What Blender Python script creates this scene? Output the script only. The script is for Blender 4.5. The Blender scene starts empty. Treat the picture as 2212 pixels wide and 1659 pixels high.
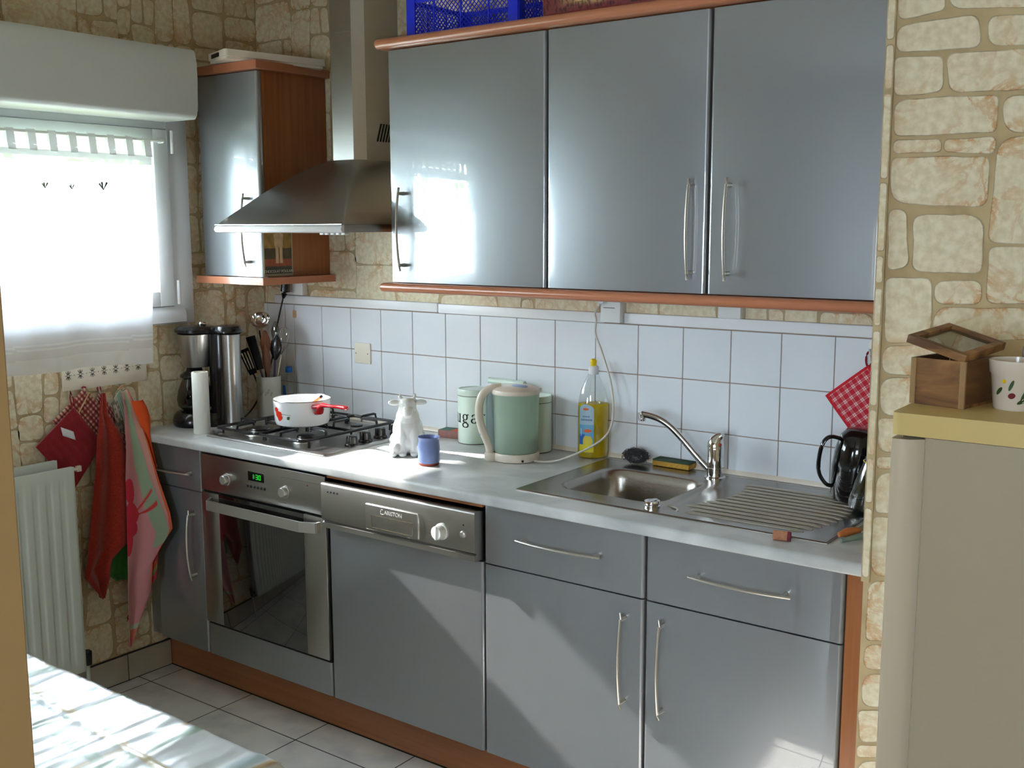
import bpy, bmesh, math, random
import numpy as np
from mathutils import Vector, Matrix, noise
R = math.radians
PI = math.pi
random.seed(7)
rng = np.random.default_rng(11)
SC = bpy.context.scene
COL = SC.collection

# ------------------------------------------------------------------ camera
cam_d = bpy.data.cameras.new('camera')
cam_d.sensor_width = 36.0
cam_d.lens = 36.0 * 2326.25 / 2212
cam_d.clip_start = 0.02
cam = bpy.data.objects.new('camera', cam_d)
COL.objects.link(cam)
cr = Vector((0.80493135, 0.59336253, -0.00253656))
cu = Vector((-0.08424056, 0.11850676, 0.98937338))
cf = Vector((-0.58735769, 0.79616396, -0.14537499))
mm = Matrix.Identity(4)
for i in range(3):
    mm[i][0] = cr[i]; mm[i][1] = cu[i]; mm[i][2] = -cf[i]
mm[0][3], mm[1][3], mm[2][3] = 3.3139, -2.8502, 1.6208
cam.matrix_world = mm
SC.camera = cam

# ------------------------------------------------------------------ light and exposure
SC.view_settings.view_transform = 'Standard'
SC.view_settings.look = 'None'
SC.view_settings.gamma = 1.0
SC.view_settings.use_curve_mapping = False
SC.view_settings.exposure = 0.62
SC.cycles.use_denoising = True
SC.cycles.max_bounces = 12
SC.cycles.diffuse_bounces = 6
SC.cycles.glossy_bounces = 5
SC.cycles.transmission_bounces = 8
SC.cycles.transparent_max_bounces = 16
SC.cycles.sample_clamp_indirect = 60.0
SC.cycles.caustics_reflective = False
SC.cycles.caustics_refractive = False

world = bpy.data.worlds.new('world')
SC.world = world
world.use_nodes = True
bg = world.node_tree.nodes['Background']
bg.inputs[0].default_value = (0.70, 0.85, 1.0, 1)
bg.inputs[1].default_value = 23.0

sun_d = bpy.data.lights.new('sun', 'SUN')
sun_d.energy = 30.0
sun_d.angle = R(0.9)
sun_d.color = (1.0, 0.96, 0.90)
sun = bpy.data.objects.new('sun', sun_d)
COL.objects.link(sun)
sun_dir = Vector((1.0, 0.235, -0.66)).normalized()
sun.rotation_euler = sun_dir.to_track_quat('-Z', 'Y').to_euler()
sun.location = (-4, -3, 4)

def portal(name, loc, sx, sy, direction):
    l = bpy.data.lights.new(name, 'AREA')
    l.shape = 'RECTANGLE'; l.size = sx; l.size_y = sy
    l.cycles.is_portal = True
    o = bpy.data.objects.new(name, l); COL.objects.link(o)
    o.location = loc
    o.rotation_euler = Vector(direction).to_track_quat('-Z', 'Z').to_euler()
    return o
portal('daylight_portal', (-0.13, -1.20, 1.62), 1.66, 0.62, (1, 0, 0))
portal('daylight_portal', (1.85, -4.98, 1.35), 0.56, 0.6, (0, 1, 0))  # sky light through the unseen rear kitchen window, added as fill
portal('daylight_portal', (3.45, -4.98, 1.60), 0.86, 0.8, (0, 1, 0))  # sky light through the added hall window behind the camera, fill only

# ------------------------------------------------------------------ materials
def srgb(r, g, b):
    f = lambda c: c / 12.92 if c <= 0.04045 else ((c + 0.055) / 1.055) ** 2.4
    return (f(r / 255), f(g / 255), f(b / 255), 1)

def new_mat(name):
    m = bpy.data.materials.new(name); m.use_nodes = True
    nt = m.node_tree
    return m, nt, nt.nodes['Principled BSDF']

def mat(name, col, rough=0.5, metal=0.0, coat=0.0, coat_rough=0.05, spec=0.5, var=0.0, vscale=8.0, bump=0.0, bscale=60.0, sheen=0.0, stretch=None, trans=0.0, ior=1.45, sss=0.0, aniso=0.0, alpha=1.0):
    m, nt, p = new_mat(name)
    p.inputs['Base Color'].default_value = col
    p.inputs['Roughness'].default_value = rough
    p.inputs['Metallic'].default_value = metal
    p.inputs['Coat Weight'].default_value = coat
    p.inputs['Coat Roughness'].default_value = coat_rough
    p.inputs['Specular IOR Level'].default_value = spec
    p.inputs['Sheen Weight'].default_value = sheen
    p.inputs['Transmission Weight'].default_value = trans
    p.inputs['IOR'].default_value = ior
    p.inputs['Anisotropic'].default_value = aniso
    p.inputs['Alpha'].default_value = alpha
    if sss:
        p.inputs['Subsurface Weight'].default_value = sss
        p.inputs['Subsurface Radius'].default_value = (0.01, 0.01, 0.01)
    N = nt.nodes; L = nt.links
    if var or bump:
        tc = N.new('ShaderNodeTexCoord'); mp = N.new('ShaderNodeMapping')
        L.new(tc.outputs['Object'], mp.inputs[0])
        if stretch: mp.inputs['Scale'].default_value = stretch
    if var:
        nz = N.new('ShaderNodeTexNoise'); nz.inputs['Scale'].default_value = vscale; nz.inputs['Detail'].default_value = 6
        L.new(mp.outputs[0], nz.inputs['Vector'])
        hs = N.new('ShaderNodeMapRange'); hs.inputs[1].default_value = 0.3; hs.inputs[2].default_value = 0.7
        hs.inputs[3].default_value = 1 - var; hs.inputs[4].default_value = 1 + var * 0.4
        L.new(nz.outputs[0], hs.inputs[0])
        mx = N.new('ShaderNodeVectorMath'); mx.operation = 'SCALE'
        mx.inputs[0].default_value = col[:3]
        L.new(hs.outputs[0], mx.inputs['Scale']); L.new(mx.outputs[0], p.inputs['Base Color'])
    if bump:
        n2 = N.new('ShaderNodeTexNoise'); n2.inputs['Scale'].default_value = bscale; n2.inputs['Detail'].default_value = 4
        L.new(mp.outputs[0], n2.inputs['Vector'])
        b = N.new('ShaderNodeBump'); b.inputs['Strength'].default_value = bump; b.inputs['Distance'].default_value = 0.002
        L.new(n2.outputs[0], b.inputs['Height']); L.new(b.outputs[0], p.inputs['Normal'])
    return m

def ramp(N, pts):
    r = N.new('ShaderNodeValToRGB'); e = r.color_ramp.elements
    e[0].position = pts[0][0]; e[0].color = pts[0][1]
    e[1].position = pts[-1][0]; e[1].color = pts[-1][1]
    for q in pts[1:-1]:
        n = e.new(q[0]); n.color = q[1]
    return r

def wood_mat(name, base, dark, scale=1.0, axis='z', rough=0.4, contrast=1.0):
    m, nt, p = new_mat(name); N = nt.nodes; L = nt.links
    tc = N.new('ShaderNodeTexCoord'); mp = N.new('ShaderNodeMapping'); L.new(tc.outputs['Object'], mp.inputs[0])
    s = {'x': (1.5, 40, 40), 'y': (40, 1.5, 40), 'z': (40, 40, 1.5)}[axis]
    mp.inputs['Scale'].default_value = [v * scale for v in s]
    nz = N.new('ShaderNodeTexNoise'); nz.inputs['Scale'].default_value = 1.0; nz.inputs['Detail'].default_value = 5; nz.inputs['Distortion'].default_value = 0.6
    L.new(mp.outputs[0], nz.inputs['Vector'])
    r = ramp(N, [(0.5 - 0.25 / contrast, dark), (0.5 + 0.2 / contrast, base)])
    L.new(nz.outputs[0], r.inputs[0]); L.new(r.outputs[0], p.inputs['Base Color'])
    p.inputs['Roughness'].default_value = rough
    return m

def attr_mat(name, rough=0.9, attr='Col', coat=0.0, sheen=0.0, bump=0.0, bscale=400):
    m, nt, p = new_mat(name); N = nt.nodes; L = nt.links
    a = N.new('ShaderNodeAttribute'); a.attribute_name = attr
    L.new(a.outputs['Color'], p.inputs['Base Color'])
    p.inputs['Roughness'].default_value = rough; p.inputs['Coat Weight'].default_value = coat; p.inputs['Sheen Weight'].default_value = sheen
    if bump:
        tc = N.new('ShaderNodeTexCoord')
        n2 = N.new('ShaderNodeTexNoise'); n2.inputs['Scale'].default_value = bscale
        L.new(tc.outputs['Object'], n2.inputs['Vector'])
        b = N.new('ShaderNodeBump'); b.inputs['Strength'].default_value = bump; b.inputs['Distance'].default_value = 0.002
        L.new(n2.outputs[0], b.inputs['Height']); L.new(b.outputs[0], p.inputs['Normal'])
    return m

M = {}
M['door_grey'] = mat('grey_foil', srgb(138, 142, 146), rough=0.34, metal=0.5, coat=1.0, coat_rough=0.015, bump=0.0)
M['door_grey'].node_tree.nodes['Principled BSDF'].inputs['Coat IOR'].default_value = 1.85
M['door_upper'] = M['door_grey']
M['steel'] = mat('brushed_steel', srgb(178, 176, 172), rough=0.30, metal=1.0, var=0.06, vscale=20, stretch=(1, 8, 60))
M['steel_sat'] = mat('satin_steel', srgb(196, 192, 182), rough=0.33, metal=0.95)
M['chrome'] = mat('chrome', srgb(215, 215, 215), rough=0.08, metal=1.0)
M['sink_steel'] = mat('sink_steel', srgb(165, 160, 152), rough=0.27, metal=1.0, bump=0.1, bscale=300)
M['black'] = mat('black_plastic', srgb(14, 14, 17), rough=0.25, coat=0.3)
M['black_matte'] = mat('black_matte', srgb(12, 12, 12), rough=0.7)
M['black_enamel'] = mat('black_enamel', srgb(10, 10, 14), rough=0.12, coat=0.6)
M['iron'] = mat('black_iron', srgb(16, 17, 22), rough=0.28, coat=0.4)
M['dark_gap'] = mat('dark_carcass', srgb(30, 24, 20), rough=0.8)
M['wood'] = wood_mat('cherry_wood', srgb(164, 104, 60), srgb(136, 78, 40), axis='z', rough=0.38)
M['wood_x'] = wood_mat('cherry_wood_long', srgb(176, 116, 74), srgb(152, 92, 54), axis='x', rough=0.35)
M['rail'] = mat('wood_rail', srgb(176, 112, 80), rough=0.3, coat=0.3, coat_rough=0.15, var=0.05, vscale=30, stretch=(0.3, 3, 3))
M['white_plastic'] = mat('white_plastic', srgb(222, 224, 222), rough=0.35)
M['window_white'] = mat('window_white', srgb(214, 220, 224), rough=0.35)
M['shutter_white'] = mat('shutter_box_white', srgb(205, 210, 206), rough=0.45)
M['trim_white'] = mat('trim_white', srgb(226, 228, 228), rough=0.4)
M['cream'] = mat('cream_plastic', srgb(222, 212, 196), rough=0.3)
M['switch_cream'] = mat('switch_cream', srgb(222, 214, 196), rough=0.35)
M['radiator'] = mat('radiator_white', srgb(206, 214, 205), rough=0.35)
M['tile'] = mat('white_glazed_tile', srgb(222, 226, 230), rough=0.12, coat=0.3, var=0.03, vscale=5)
M['grout'] = mat('tile_grout', srgb(150, 128, 112), rough=0.9)
M['plaster'] = mat('beige_paint', srgb(176, 146, 100), rough=0.8)
M['ceiling'] = mat('ceiling_white', srgb(215, 210, 198), rough=0.9)
M['ceramic'] = mat('white_ceramic', srgb(228, 230, 226), rough=0.12, coat=0.5)
M['crock'] = mat('stoneware_crock', srgb(206, 204, 194), rough=0.4, bump=0.2, bscale=120)
M['enamel'] = mat('white_enamel', srgb(232, 234, 236), rough=0.12, coat=0.5)
M['red_enamel'] = mat('red_handle', srgb(170, 28, 36), rough=0.15, coat=0.5)
M['poppy'] = mat('poppy_red', srgb(222, 52, 28), rough=0.2)
M['green_tin'] = mat('pale_green_tin', srgb(206, 222, 208), rough=0.3, coat=0.3)
M['tin_line'] = mat('tin_dark_line', srgb(70, 66, 66), rough=0.4)
M['letter_bright'] = mat('bright_letters', srgb(236, 236, 232), rough=0.25, metal=0.3)
M['letter'] = mat('letter_black', srgb(16, 24, 26), rough=0.4)
M['mug_blue'] = mat('mug_blue', srgb(128, 146, 198), rough=0.3, var=0.06, vscale=40)
M['terracotta'] = mat('terracotta', srgb(160, 70, 56), rough=0.7)
M['paper'] = mat('embossed_paper', srgb(236, 238, 232), rough=0.9, bump=0.6, bscale=150)
M['yellow'] = mat('yellow_cap', srgb(236, 200, 20), rough=0.35)
M['blue_plastic'] = mat('blue_crate', srgb(24, 44, 214), rough=0.35, sss=0.0)
M['blue_cap'] = mat('blue_cap', srgb(30, 110, 196), rough=0.4)
M['lightblue'] = mat('pale_blue_plastic', srgb(150, 178, 208), rough=0.3)
M['fridge'] = mat('fridge_cream', srgb(166, 156, 132), rough=0.42, coat=0.2, var=0.02, vscale=3)
M['fridge_edge'] = mat('fridge_edge_white', srgb(196, 184, 160), rough=0.35)
M['fridge_top'] = mat('yellowed_top', srgb(206, 182, 120), rough=0.45, var=0.04, vscale=5)
M['white_cord'] = mat('white_cord', srgb(200, 194, 182), rough=0.5)
M['hook'] = mat('white_hook', srgb(225, 222, 214), rough=0.4)
M['orange'] = mat('orange_cloth', srgb(222, 80, 20), rough=0.7)
M['red_cloth'] = mat('red_cloth', srgb(138, 8, 22), rough=0.85, bump=0.5, bscale=180, sheen=0.2)
M['beige_tape'] = mat('beige_tape', srgb(196, 158, 116), rough=0.8)
M['label_white'] = mat('label_white', srgb(220, 222, 224), rough=0.7)
M['terry'] = mat('terry_orange', srgb(158, 40, 20), rough=0.95, var=0.35, vscale=160, bump=1.0, bscale=500, sheen=0.2)
M['green_cloth'] = mat('green_cloth', srgb(60, 120, 52), rough=0.9)
M['tan_line'] = mat('pencil_line', srgb(92, 80, 62), rough=0.9)
M['cork'] = mat('cork', srgb(190, 132, 100), rough=0.85, var=0.25, vscale=120, bump=0.5, bscale=300)
M['wine'] = mat('wine_stain', srgb(120, 40, 62), rough=0.8)
M['sponge_y'] = mat('sponge_yellow', srgb(190, 146, 60), rough=0.95, bump=0.8, bscale=260, var=0.2, vscale=150)
M['sponge_g'] = mat('sponge_green', srgb(60, 84, 62), rough=0.95, bump=0.8, bscale=300)
M['steel_wool'] = mat('steel_wool', srgb(96, 94, 98), rough=0.45, metal=0.7)
M['knife_orange'] = mat('knife_handle_wood', srgb(190, 112, 60), rough=0.5, var=0.15, vscale=60)
M['peg_green'] = mat('greygreen_plastic', srgb(118, 134, 122), rough=0.4)
M['matchbox'] = mat('matchbox_side', srgb(150, 104, 98), rough=0.7, var=0.15, vscale=90)
M['matchbox_top'] = mat('matchbox_top', srgb(190, 80, 58), rough=0.7)
M['box_green'] = mat('box_green', srgb(60, 100, 86), rough=0.7)
M['tile_skirt'] = mat('skirting_tile', srgb(176, 170, 156), rough=0.35, var=0.08, vscale=14)
M['dark_grout'] = mat('dark_grout', srgb(48, 44, 44), rough=0.9)
M['purple'] = mat('purple_handle', srgb(74, 40, 92), rough=0.4)
M['spoonwood'] = wood_mat('spoon_wood', srgb(120, 66, 30), srgb(82, 42, 18), axis='z', rough=0.5)
M['spoonwood_light'] = mat('spoon_tip_wood', srgb(196, 110, 48), rough=0.5)
M['display'] = mat('display_black', srgb(14, 20, 14), rough=0.15)
m, nt, p = new_mat('green_digits'); p.inputs['Base Color'].default_value = srgb(30, 200, 40); p.inputs['Emission Color'].default_value = (0.05, 0.9, 0.08, 1); p.inputs['Emission Strength'].default_value = 0.35; M['digits'] = m
M['red_dot'] = mat('red_dot', srgb(180, 30, 30), rough=0.3)
M['grille_dark'] = mat('grille_dark', srgb(40, 36, 32), rough=0.5, metal=0.6)
M['alu'] = mat('handle_alu', srgb(196, 194, 188), rough=0.35, metal=0.85)
M['bright_alu'] = mat('polished_strip', srgb(236, 236, 236), rough=0.3, metal=0.6)
M['old_wood'] = wood_mat('weathered_wood', srgb(156, 112, 66), srgb(92, 60, 32), scale=0.9, axis='x', rough=0.55, contrast=1.6)
M['old_wood_y'] = wood_mat('weathered_wood_side', srgb(122, 86, 50), srgb(74, 46, 26), scale=0.9, axis='y', rough=0.55, contrast=1.4)
M['old_wood_light'] = mat('pale_wood_edge', srgb(156, 124, 84), rough=0.6, var=0.15, vscale=60)
M['pot_print'] = mat('pot_green', srgb(60, 84, 44), rough=0.4)
M['pot'] = mat('glazed_pot', srgb(222, 214, 200), rough=0.25, coat=0.3)
M['ladybird'] = mat('ladybird_red', srgb(110, 20, 34), rough=0.3)
M['cardboard_red'] = mat('dark_red_tin', srgb(120, 30, 34), rough=0.45)
M['slat_white'] = mat('shutter_slat', srgb(196, 204, 212), rough=0.5)
M['bark'] = mat('bark', srgb(86, 70, 54), rough=0.9)
M['grass'] = mat('lawn', srgb(104, 112, 76), rough=1.0, var=0.3, vscale=3)
M['dark_brown'] = mat('dark_brown_glass', srgb(58, 30, 22), rough=0.2)
M['navy'] = mat('navy_cap', srgb(24, 26, 62), rough=0.35)

# leaf material (translucent)
m, nt, p = new_mat('leaf_green'); N = nt.nodes; L = nt.links
p.inputs['Base Color'].default_value = srgb(96, 132, 52); p.inputs['Roughness'].default_value = 0.5
tr = N.new('ShaderNodeBsdfTranslucent'); tr.inputs[0].default_value = srgb(150, 180, 60)
mx = N.new('ShaderNodeMixShader'); mx.inputs[0].default_value = 0.4
L.new(p.outputs[0], mx.inputs[1]); L.new(tr.outputs[0], mx.inputs[2]); L.new(mx.outputs[0], N['Material Output'].inputs[0]); M['leaf'] = m

# window glass
m, nt, p = new_mat('window_glass'); N = nt.nodes; L = nt.links
N.remove(p); t = N.new('ShaderNodeBsdfTransparent'); g = N.new('ShaderNodeBsdfGlossy'); g.inputs['Roughness'].default_value = 0.0
lw = N.new('ShaderNodeLayerWeight'); lw.inputs[0].default_value = 0.5; pw = N.new('ShaderNodeMath'); pw.operation = 'POWER'; pw.inputs[1].default_value = 4.0; L.new(lw.outputs['Facing'], pw.inputs[0])
fr = N.new('ShaderNodeMath'); fr.operation = 'MULTIPLY_ADD'; fr.inputs[1].default_value = 0.8; fr.inputs[2].default_value = 0.03; L.new(pw.outputs[0], fr.inputs[0]); mx = N.new('ShaderNodeMixShader')
L.new(fr.outputs[0], mx.inputs[0]); L.new(t.outputs[0], mx.inputs[1]); L.new(g.outputs[0], mx.inputs[2]); L.new(mx.outputs[0], N['Material Output'].inputs[0]); M['glass'] = m

def clear_mat(name, tint, gloss=0.06, rough=0.03, diff=0.0, diff_col=(1, 1, 1, 1)):
    m, nt, p = new_mat(name); N = nt.nodes; L = nt.links; N.remove(p)
    t = N.new('ShaderNodeBsdfTransparent'); t.inputs[0].default_value = tint
    g = N.new('ShaderNodeBsdfGlossy'); g.inputs['Roughness'].default_value = rough
    lw = N.new('ShaderNodeLayerWeight'); lw.inputs[0].default_value = 0.35
    mr = N.new('ShaderNodeMapRange'); mr.inputs[3].default_value = gloss; mr.inputs[4].default_value = 0.75
    L.new(lw.outputs['Facing'], mr.inputs[0])
    pw = N.new('ShaderNodeMath'); pw.operation = 'POWER'; pw.inputs[1].default_value = 2.0
    L.new(mr.outputs[0], pw.inputs[0])
    ad = N.new('ShaderNodeMath'); ad.operation = 'ADD'; ad.inputs[1].default_value = gloss; L.new(pw.outputs[0], ad.inputs[0])
    src = t
    if diff:
        d = N.new('ShaderNodeBsdfDiffuse'); d.inputs[0].default_value = diff_col
        tl = N.new('ShaderNodeBsdfTranslucent'); tl.inputs[0].default_value = diff_col
        m1 = N.new('ShaderNodeMixShader'); m1.inputs[0].default_value = 0.5
        L.new(d.outputs[0], m1.inputs[1]); L.new(tl.outputs[0], m1.inputs[2])
        m2 = N.new('ShaderNodeMixShader'); m2.inputs[0].default_value = diff
        L.new(t.outputs[0], m2.inputs[1]); L.new(m1.outputs[0], m2.inputs[2]); src = m2
    mx = N.new('ShaderNodeMixShader')
    L.new(ad.outputs[0], mx.inputs[0]); L.new(src.outputs[0], mx.inputs[1]); L.new(g.outputs[0], mx.inputs[2])
    L.new(mx.outputs[0], N['Material Output'].inputs[0])
    return m
M['clear'] = clear_mat('clear_plastic', (0.93, 0.95, 0.95, 1))
M['carafe'] = clear_mat('carafe_glass', (0.55, 0.5, 0.45, 1))
M['grey_clear'] = clear_mat('smoky_clear_glass', (0.62, 0.66, 0.66, 1), gloss=0.1)
M['liquid'] = clear_mat('yellow_liquid', (0.98, 0.85, 0.05, 1), gloss=0.03, diff=0.6, diff_col=srgb(255, 228, 10))
M['kettle'] = clear_mat('frosted_green', (0.70, 0.82, 0.72, 1), gloss=0.04, rough=0.35, diff=0.86, diff_col=srgb(196, 216, 198))
M['kettle_water'] = mat('kettle_water', srgb(150, 178, 156), rough=0.3)
M['kettle_blue'] = clear_mat('frosted_bluegrey', (0.7, 0.8, 0.85, 1), gloss=0.04, rough=0.3, diff=0.85, diff_col=srgb(188, 204, 208))
M['box_glass'] = clear_mat('lid_glass', (0.6, 0.62, 0.55, 1), gloss=0.1, diff=0.4, diff_col=srgb(150, 146, 120))

# sheer curtain
def sheer(name, see, col, tlf=0.55):
    m, nt, p = new_mat(name); N = nt.nodes; L = nt.links; N.remove(p)
    t = N.new('ShaderNodeBsdfTransparent'); d = N.new('ShaderNodeBsdfDiffuse'); d.inputs[0].default_value = col
    tl = N.new('ShaderNodeBsdfTranslucent'); tl.inputs[0].default_value = col
    m1 = N.new('ShaderNodeMixShader'); m1.inputs[0].default_value = tlf
    m2 = N.new('ShaderNodeMixShader'); m2.inputs[0].default_value = 1 - see
    L.new(d.outputs[0], m1.inputs[1]); L.new(tl.outputs[0], m1.inputs[2]); L.new(t.outputs[0], m2.inputs[1]); L.new(m1.outputs[0], m2.inputs[2])
    L.new(m2.outputs[0], N['Material Output'].inputs[0]); return m
M['sheer'] = sheer('sheer_curtain', 0.26, srgb(246, 247, 250))
M['sheer_thin'] = sheer('thin_voile', 0.72, srgb(228, 230, 234))
M['sheer_dense'] = sheer('curtain_hem', 0.12, srgb(246, 247, 250))

M['tab_cloth'] = sheer('tab_cloth', 0.04, srgb(232, 234, 238), 0.12)

# stone wallpaper : mortar and printed stones (edge attribute drives the printed outline and stains)
def stone_mats():
    m, nt, p = new_mat('wallpaper_mortar'); N = nt.nodes; L = nt.links
    tc = N.new('ShaderNodeTexCoord'); nz = N.new('ShaderNodeTexNoise'); nz.inputs['Scale'].default_value = 14; nz.inputs['Detail'].default_value = 8
    L.new(tc.outputs['Object'], nz.inputs['Vector'])
    r = ramp(N, [(0.3, srgb(172, 150, 110)), (0.7, srgb(198, 178, 136))]); L.new(nz.outputs[0], r.inputs[0]); L.new(r.outputs[0], p.inputs['Base Color']); p.inputs['Roughness'].default_value = 0.75
    M['mortar'] = m
    m, nt, p = new_mat('wallpaper_stone'); N = nt.nodes; L = nt.links
    tc = N.new('ShaderNodeTexCoord')
    at = N.new('ShaderNodeAttribute'); at.attribute_name = 'edge'
    n1 = N.new('ShaderNodeTexNoise'); n1.inputs['Scale'].default_value = 11; n1.inputs['Detail'].default_value = 10; n1.inputs['Distortion'].default_value = 0.5; n1.inputs['Roughness'].default_value = 0.62
    n2 = N.new('ShaderNodeTexNoise'); n2.inputs['Scale'].default_value = 60; n2.inputs['Detail'].default_value = 4
    n3 = N.new('ShaderNodeTexNoise'); n3.inputs['Scale'].default_value = 3.5; n3.inputs['Detail'].default_value = 3
    for n in (n1, n2, n3): L.new(tc.outputs['Object'], n.inputs['Vector'])
    base = ramp(N, [(0.35, srgb(210, 198, 164)), (0.65, srgb(228, 219, 192))]); L.new(n2.outputs[0], base.inputs[0])
    # stains: thin bands of the distorted noise, stronger near the edges
    st = ramp(N, [(0.455, (0, 0, 0, 1)), (0.495, (1, 1, 1, 1)), (0.55, (0, 0, 0, 1))]); L.new(n1.outputs[0], st.inputs[0])
    ed = N.new('ShaderNodeMapRange'); ed.inputs[1].default_value = 0.35; ed.inputs[2].default_value = 1.0; ed.inputs[3].default_value = 1.0; ed.inputs[4].default_value = 0.25
    L.new(at.outputs['Fac'], ed.inputs[0])
    g3 = N.new('ShaderNodeMapRange'); g3.inputs[1].default_value = 0.36; g3.inputs[2].default_value = 0.52; L.new(n3.outputs[0], g3.inputs[0])
    mu = N.new('ShaderNodeMath'); mu.operation = 'MULTIPLY'; L.new(st.outputs[0], mu.inputs[0]); L.new(ed.outputs[0], mu.inputs[1])
    mu2 = N.new('ShaderNodeMath'); mu2.operation = 'MULTIPLY'; L.new(mu.outputs[0], mu2.inputs[0]); L.new(g3.outputs[0], mu2.inputs[1])
    mu3 = N.new('ShaderNodeMath'); mu3.operation = 'MULTIPLY'; mu3.inputs[1].default_value = 1.0; L.new(mu2.outputs[0], mu3.inputs[0])
    sc = N.new('ShaderNodeMix'); sc.data_type = 'RGBA'; sc.inputs[6].default_value = srgb(206, 156, 92); sc.inputs[7].default_value = srgb(190, 136, 92); L.new(n2.outputs[0], sc.inputs[0])
    mxa = N.new('ShaderNodeMix'); mxa.data_type = 'RGBA'
    L.new(mu3.outputs[0], mxa.inputs[0]); L.new(base.outputs[0], mxa.inputs[6]); L.new(sc.outputs[2], mxa.inputs[7])
    ln = ramp(N, [(0.0, (1, 1, 1, 1)), (0.14, (0.7, 0.7, 0.7, 1)), (0.3, (0, 0, 0, 1))]); L.new(at.outputs['Fac'], ln.inputs[0])
    n4 = N.new('ShaderNodeTexNoise'); n4.inputs['Scale'].default_value = 22; L.new(tc.outputs['Object'], n4.inputs['Vector'])
    g4 = N.new('ShaderNodeMapRange'); g4.inputs[1].default_value = 0.35; g4.inputs[2].default_value = 0.65; g4.inputs[3].default_value = 0.45; g4.inputs[4].default_value = 0.95; L.new(n4.outputs[0], g4.inputs[0])
    m5 = N.new('ShaderNodeMath'); m5.operation = 'MULTIPLY'; L.new(ln.outputs[0], m5.inputs[0]); L.new(g4.outputs[0], m5.inputs[1])
    mxb = N.new('ShaderNodeMix'); mxb.data_type = 'RGBA'; mxb.inputs[7].default_value = srgb(108, 92, 66)
    L.new(m5.outputs[0], mxb.inputs[0]); L.new(mxa.outputs[2], mxb.inputs[6]); L.new(mxb.outputs[2], p.inputs['Base Color'])
    p.inputs['Roughness'].default_value = 0.7
    M['stone'] = m
stone_mats()

# worktop laminate
m, nt, p = new_mat('worktop_laminate'); N = nt.nodes; L = nt.links
tc = N.new('ShaderNodeTexCoord'); n1 = N.new('ShaderNodeTexNoise'); n1.inputs['Scale'].default_value = 7; n1.inputs['Detail'].default_value = 10; n1.inputs['Distortion'].default_value = 0.8
L.new(tc.outputs['Object'], n1.inputs['Vector'])
r = ramp(N, [(0.3, srgb(168, 172, 172)), (0.7, srgb(206, 208, 206))]); L.new(n1.outputs[0], r.inputs[0]); L.new(r.outputs[0], p.inputs['Base Color'])
p.inputs['Roughness'].default_value = 0.28; M['worktop'] = m

# floor tiles
m, nt, p = new_mat('floor_tiles'); N = nt.nodes; L = nt.links
tc = N.new('ShaderNodeTexCoord'); mp = N.new('ShaderNodeMapping'); L.new(tc.outputs['Object'], mp.inputs[0]); mp.inputs['Location'].default_value = (-0.078, 0.66, 0)
bt = N.new('ShaderNodeTexBrick'); bt.offset = 0.0; bt.squash = 1.0
bt.inputs['Scale'].default_value = 1.0; bt.inputs['Brick Width'].default_value = 0.379; bt.inputs['Row Height'].default_value = 0.379; bt.inputs['Mortar Size'].default_value = 0.0022; bt.inputs['Mortar Smooth'].default_value = 0.0; bt.inputs['Bias'].default_value = 0
L.new(mp.outputs[0], bt.inputs['Vector'])
n1 = N.new('ShaderNodeTexNoise'); n1.inputs['Scale'].default_value = 9; n1.inputs['Detail'].default_value = 9; L.new(tc.outputs['Object'], n1.inputs['Vector'])
r = ramp(N, [(0.3, srgb(192, 192, 192)), (0.5, srgb(214, 212, 208)), (0.7, srgb(222, 220, 216))]); L.new(n1.outputs[0], r.inputs[0])
mx = N.new('ShaderNodeMix'); mx.data_type = 'RGBA'; mx.inputs[7].default_value = srgb(40, 38, 42)
L.new(bt.outputs['Fac'], mx.inputs[0]); L.new(r.outputs[0], mx.inputs[6]); L.new(mx.outputs[2], p.inputs['Base Color'])
p.inputs['Roughness'].default_value = 0.32; M['floor'] = m

# vinyl tablecloth: broad pastel plaid
m, nt, p = new_mat('vinyl_cloth'); N = nt.nodes; L = nt.links
tc = N.new('ShaderNodeTexCoord'); mp = N.new('ShaderNodeMapping'); mp.inputs['Rotation'].default_value = (0, 0, R(4)); L.new(tc.outputs['Object'], mp.inputs[0])
sx = N.new('ShaderNodeSeparateXYZ')
nzv = N.new('ShaderNodeTexNoise'); nzv.inputs['Scale'].default_value = 3.0; L.new(tc.outputs['Object'], nzv.inputs['Vector'])
vm = N.new('ShaderNodeVectorMath'); vm.operation = 'MULTIPLY_ADD'; vm.inputs[1].default_value = (0.05, 0.05, 0.05); L.new(nzv.outputs['Color'], vm.inputs[0]); L.new(mp.outputs[0], vm.inputs[2])
L.new(vm.outputs[0], sx.inputs[0])
prev = None
basec = srgb(204, 211, 212)
def band(axis, period, off, width, col, strength, prev):
    a = N.new('ShaderNodeMath'); a.operation = 'ADD'; a.inputs[1].default_value = off; L.new(sx.outputs[axis], a.inputs[0])
    f = N.new('ShaderNodeMath'); f.operation = 'PINGPONG'; f.inputs[1].default_value = period; L.new(a.outputs[0], f.inputs[0])
    mr = N.new('ShaderNodeMapRange'); mr.interpolation_type = 'SMOOTHSTEP'; mr.inputs[1].default_value = width * 0.6; mr.inputs[2].default_value = width * 1.3; mr.inputs[3].default_value = strength; mr.inputs[4].default_value = 0
    L.new(f.outputs[0], mr.inputs[0])
    x = N.new('ShaderNodeMix'); x.data_type = 'RGBA'; x.inputs[7].default_value = col
    L.new(mr.outputs[0], x.inputs[0])
    if prev is None: x.inputs[6].default_value = basec
    else: L.new(prev, x.inputs[6])
    return x.outputs[2]
prev = band(0, 0.11, 0.03, 0.013, srgb(104, 142, 104), 0.85, prev)
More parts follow.
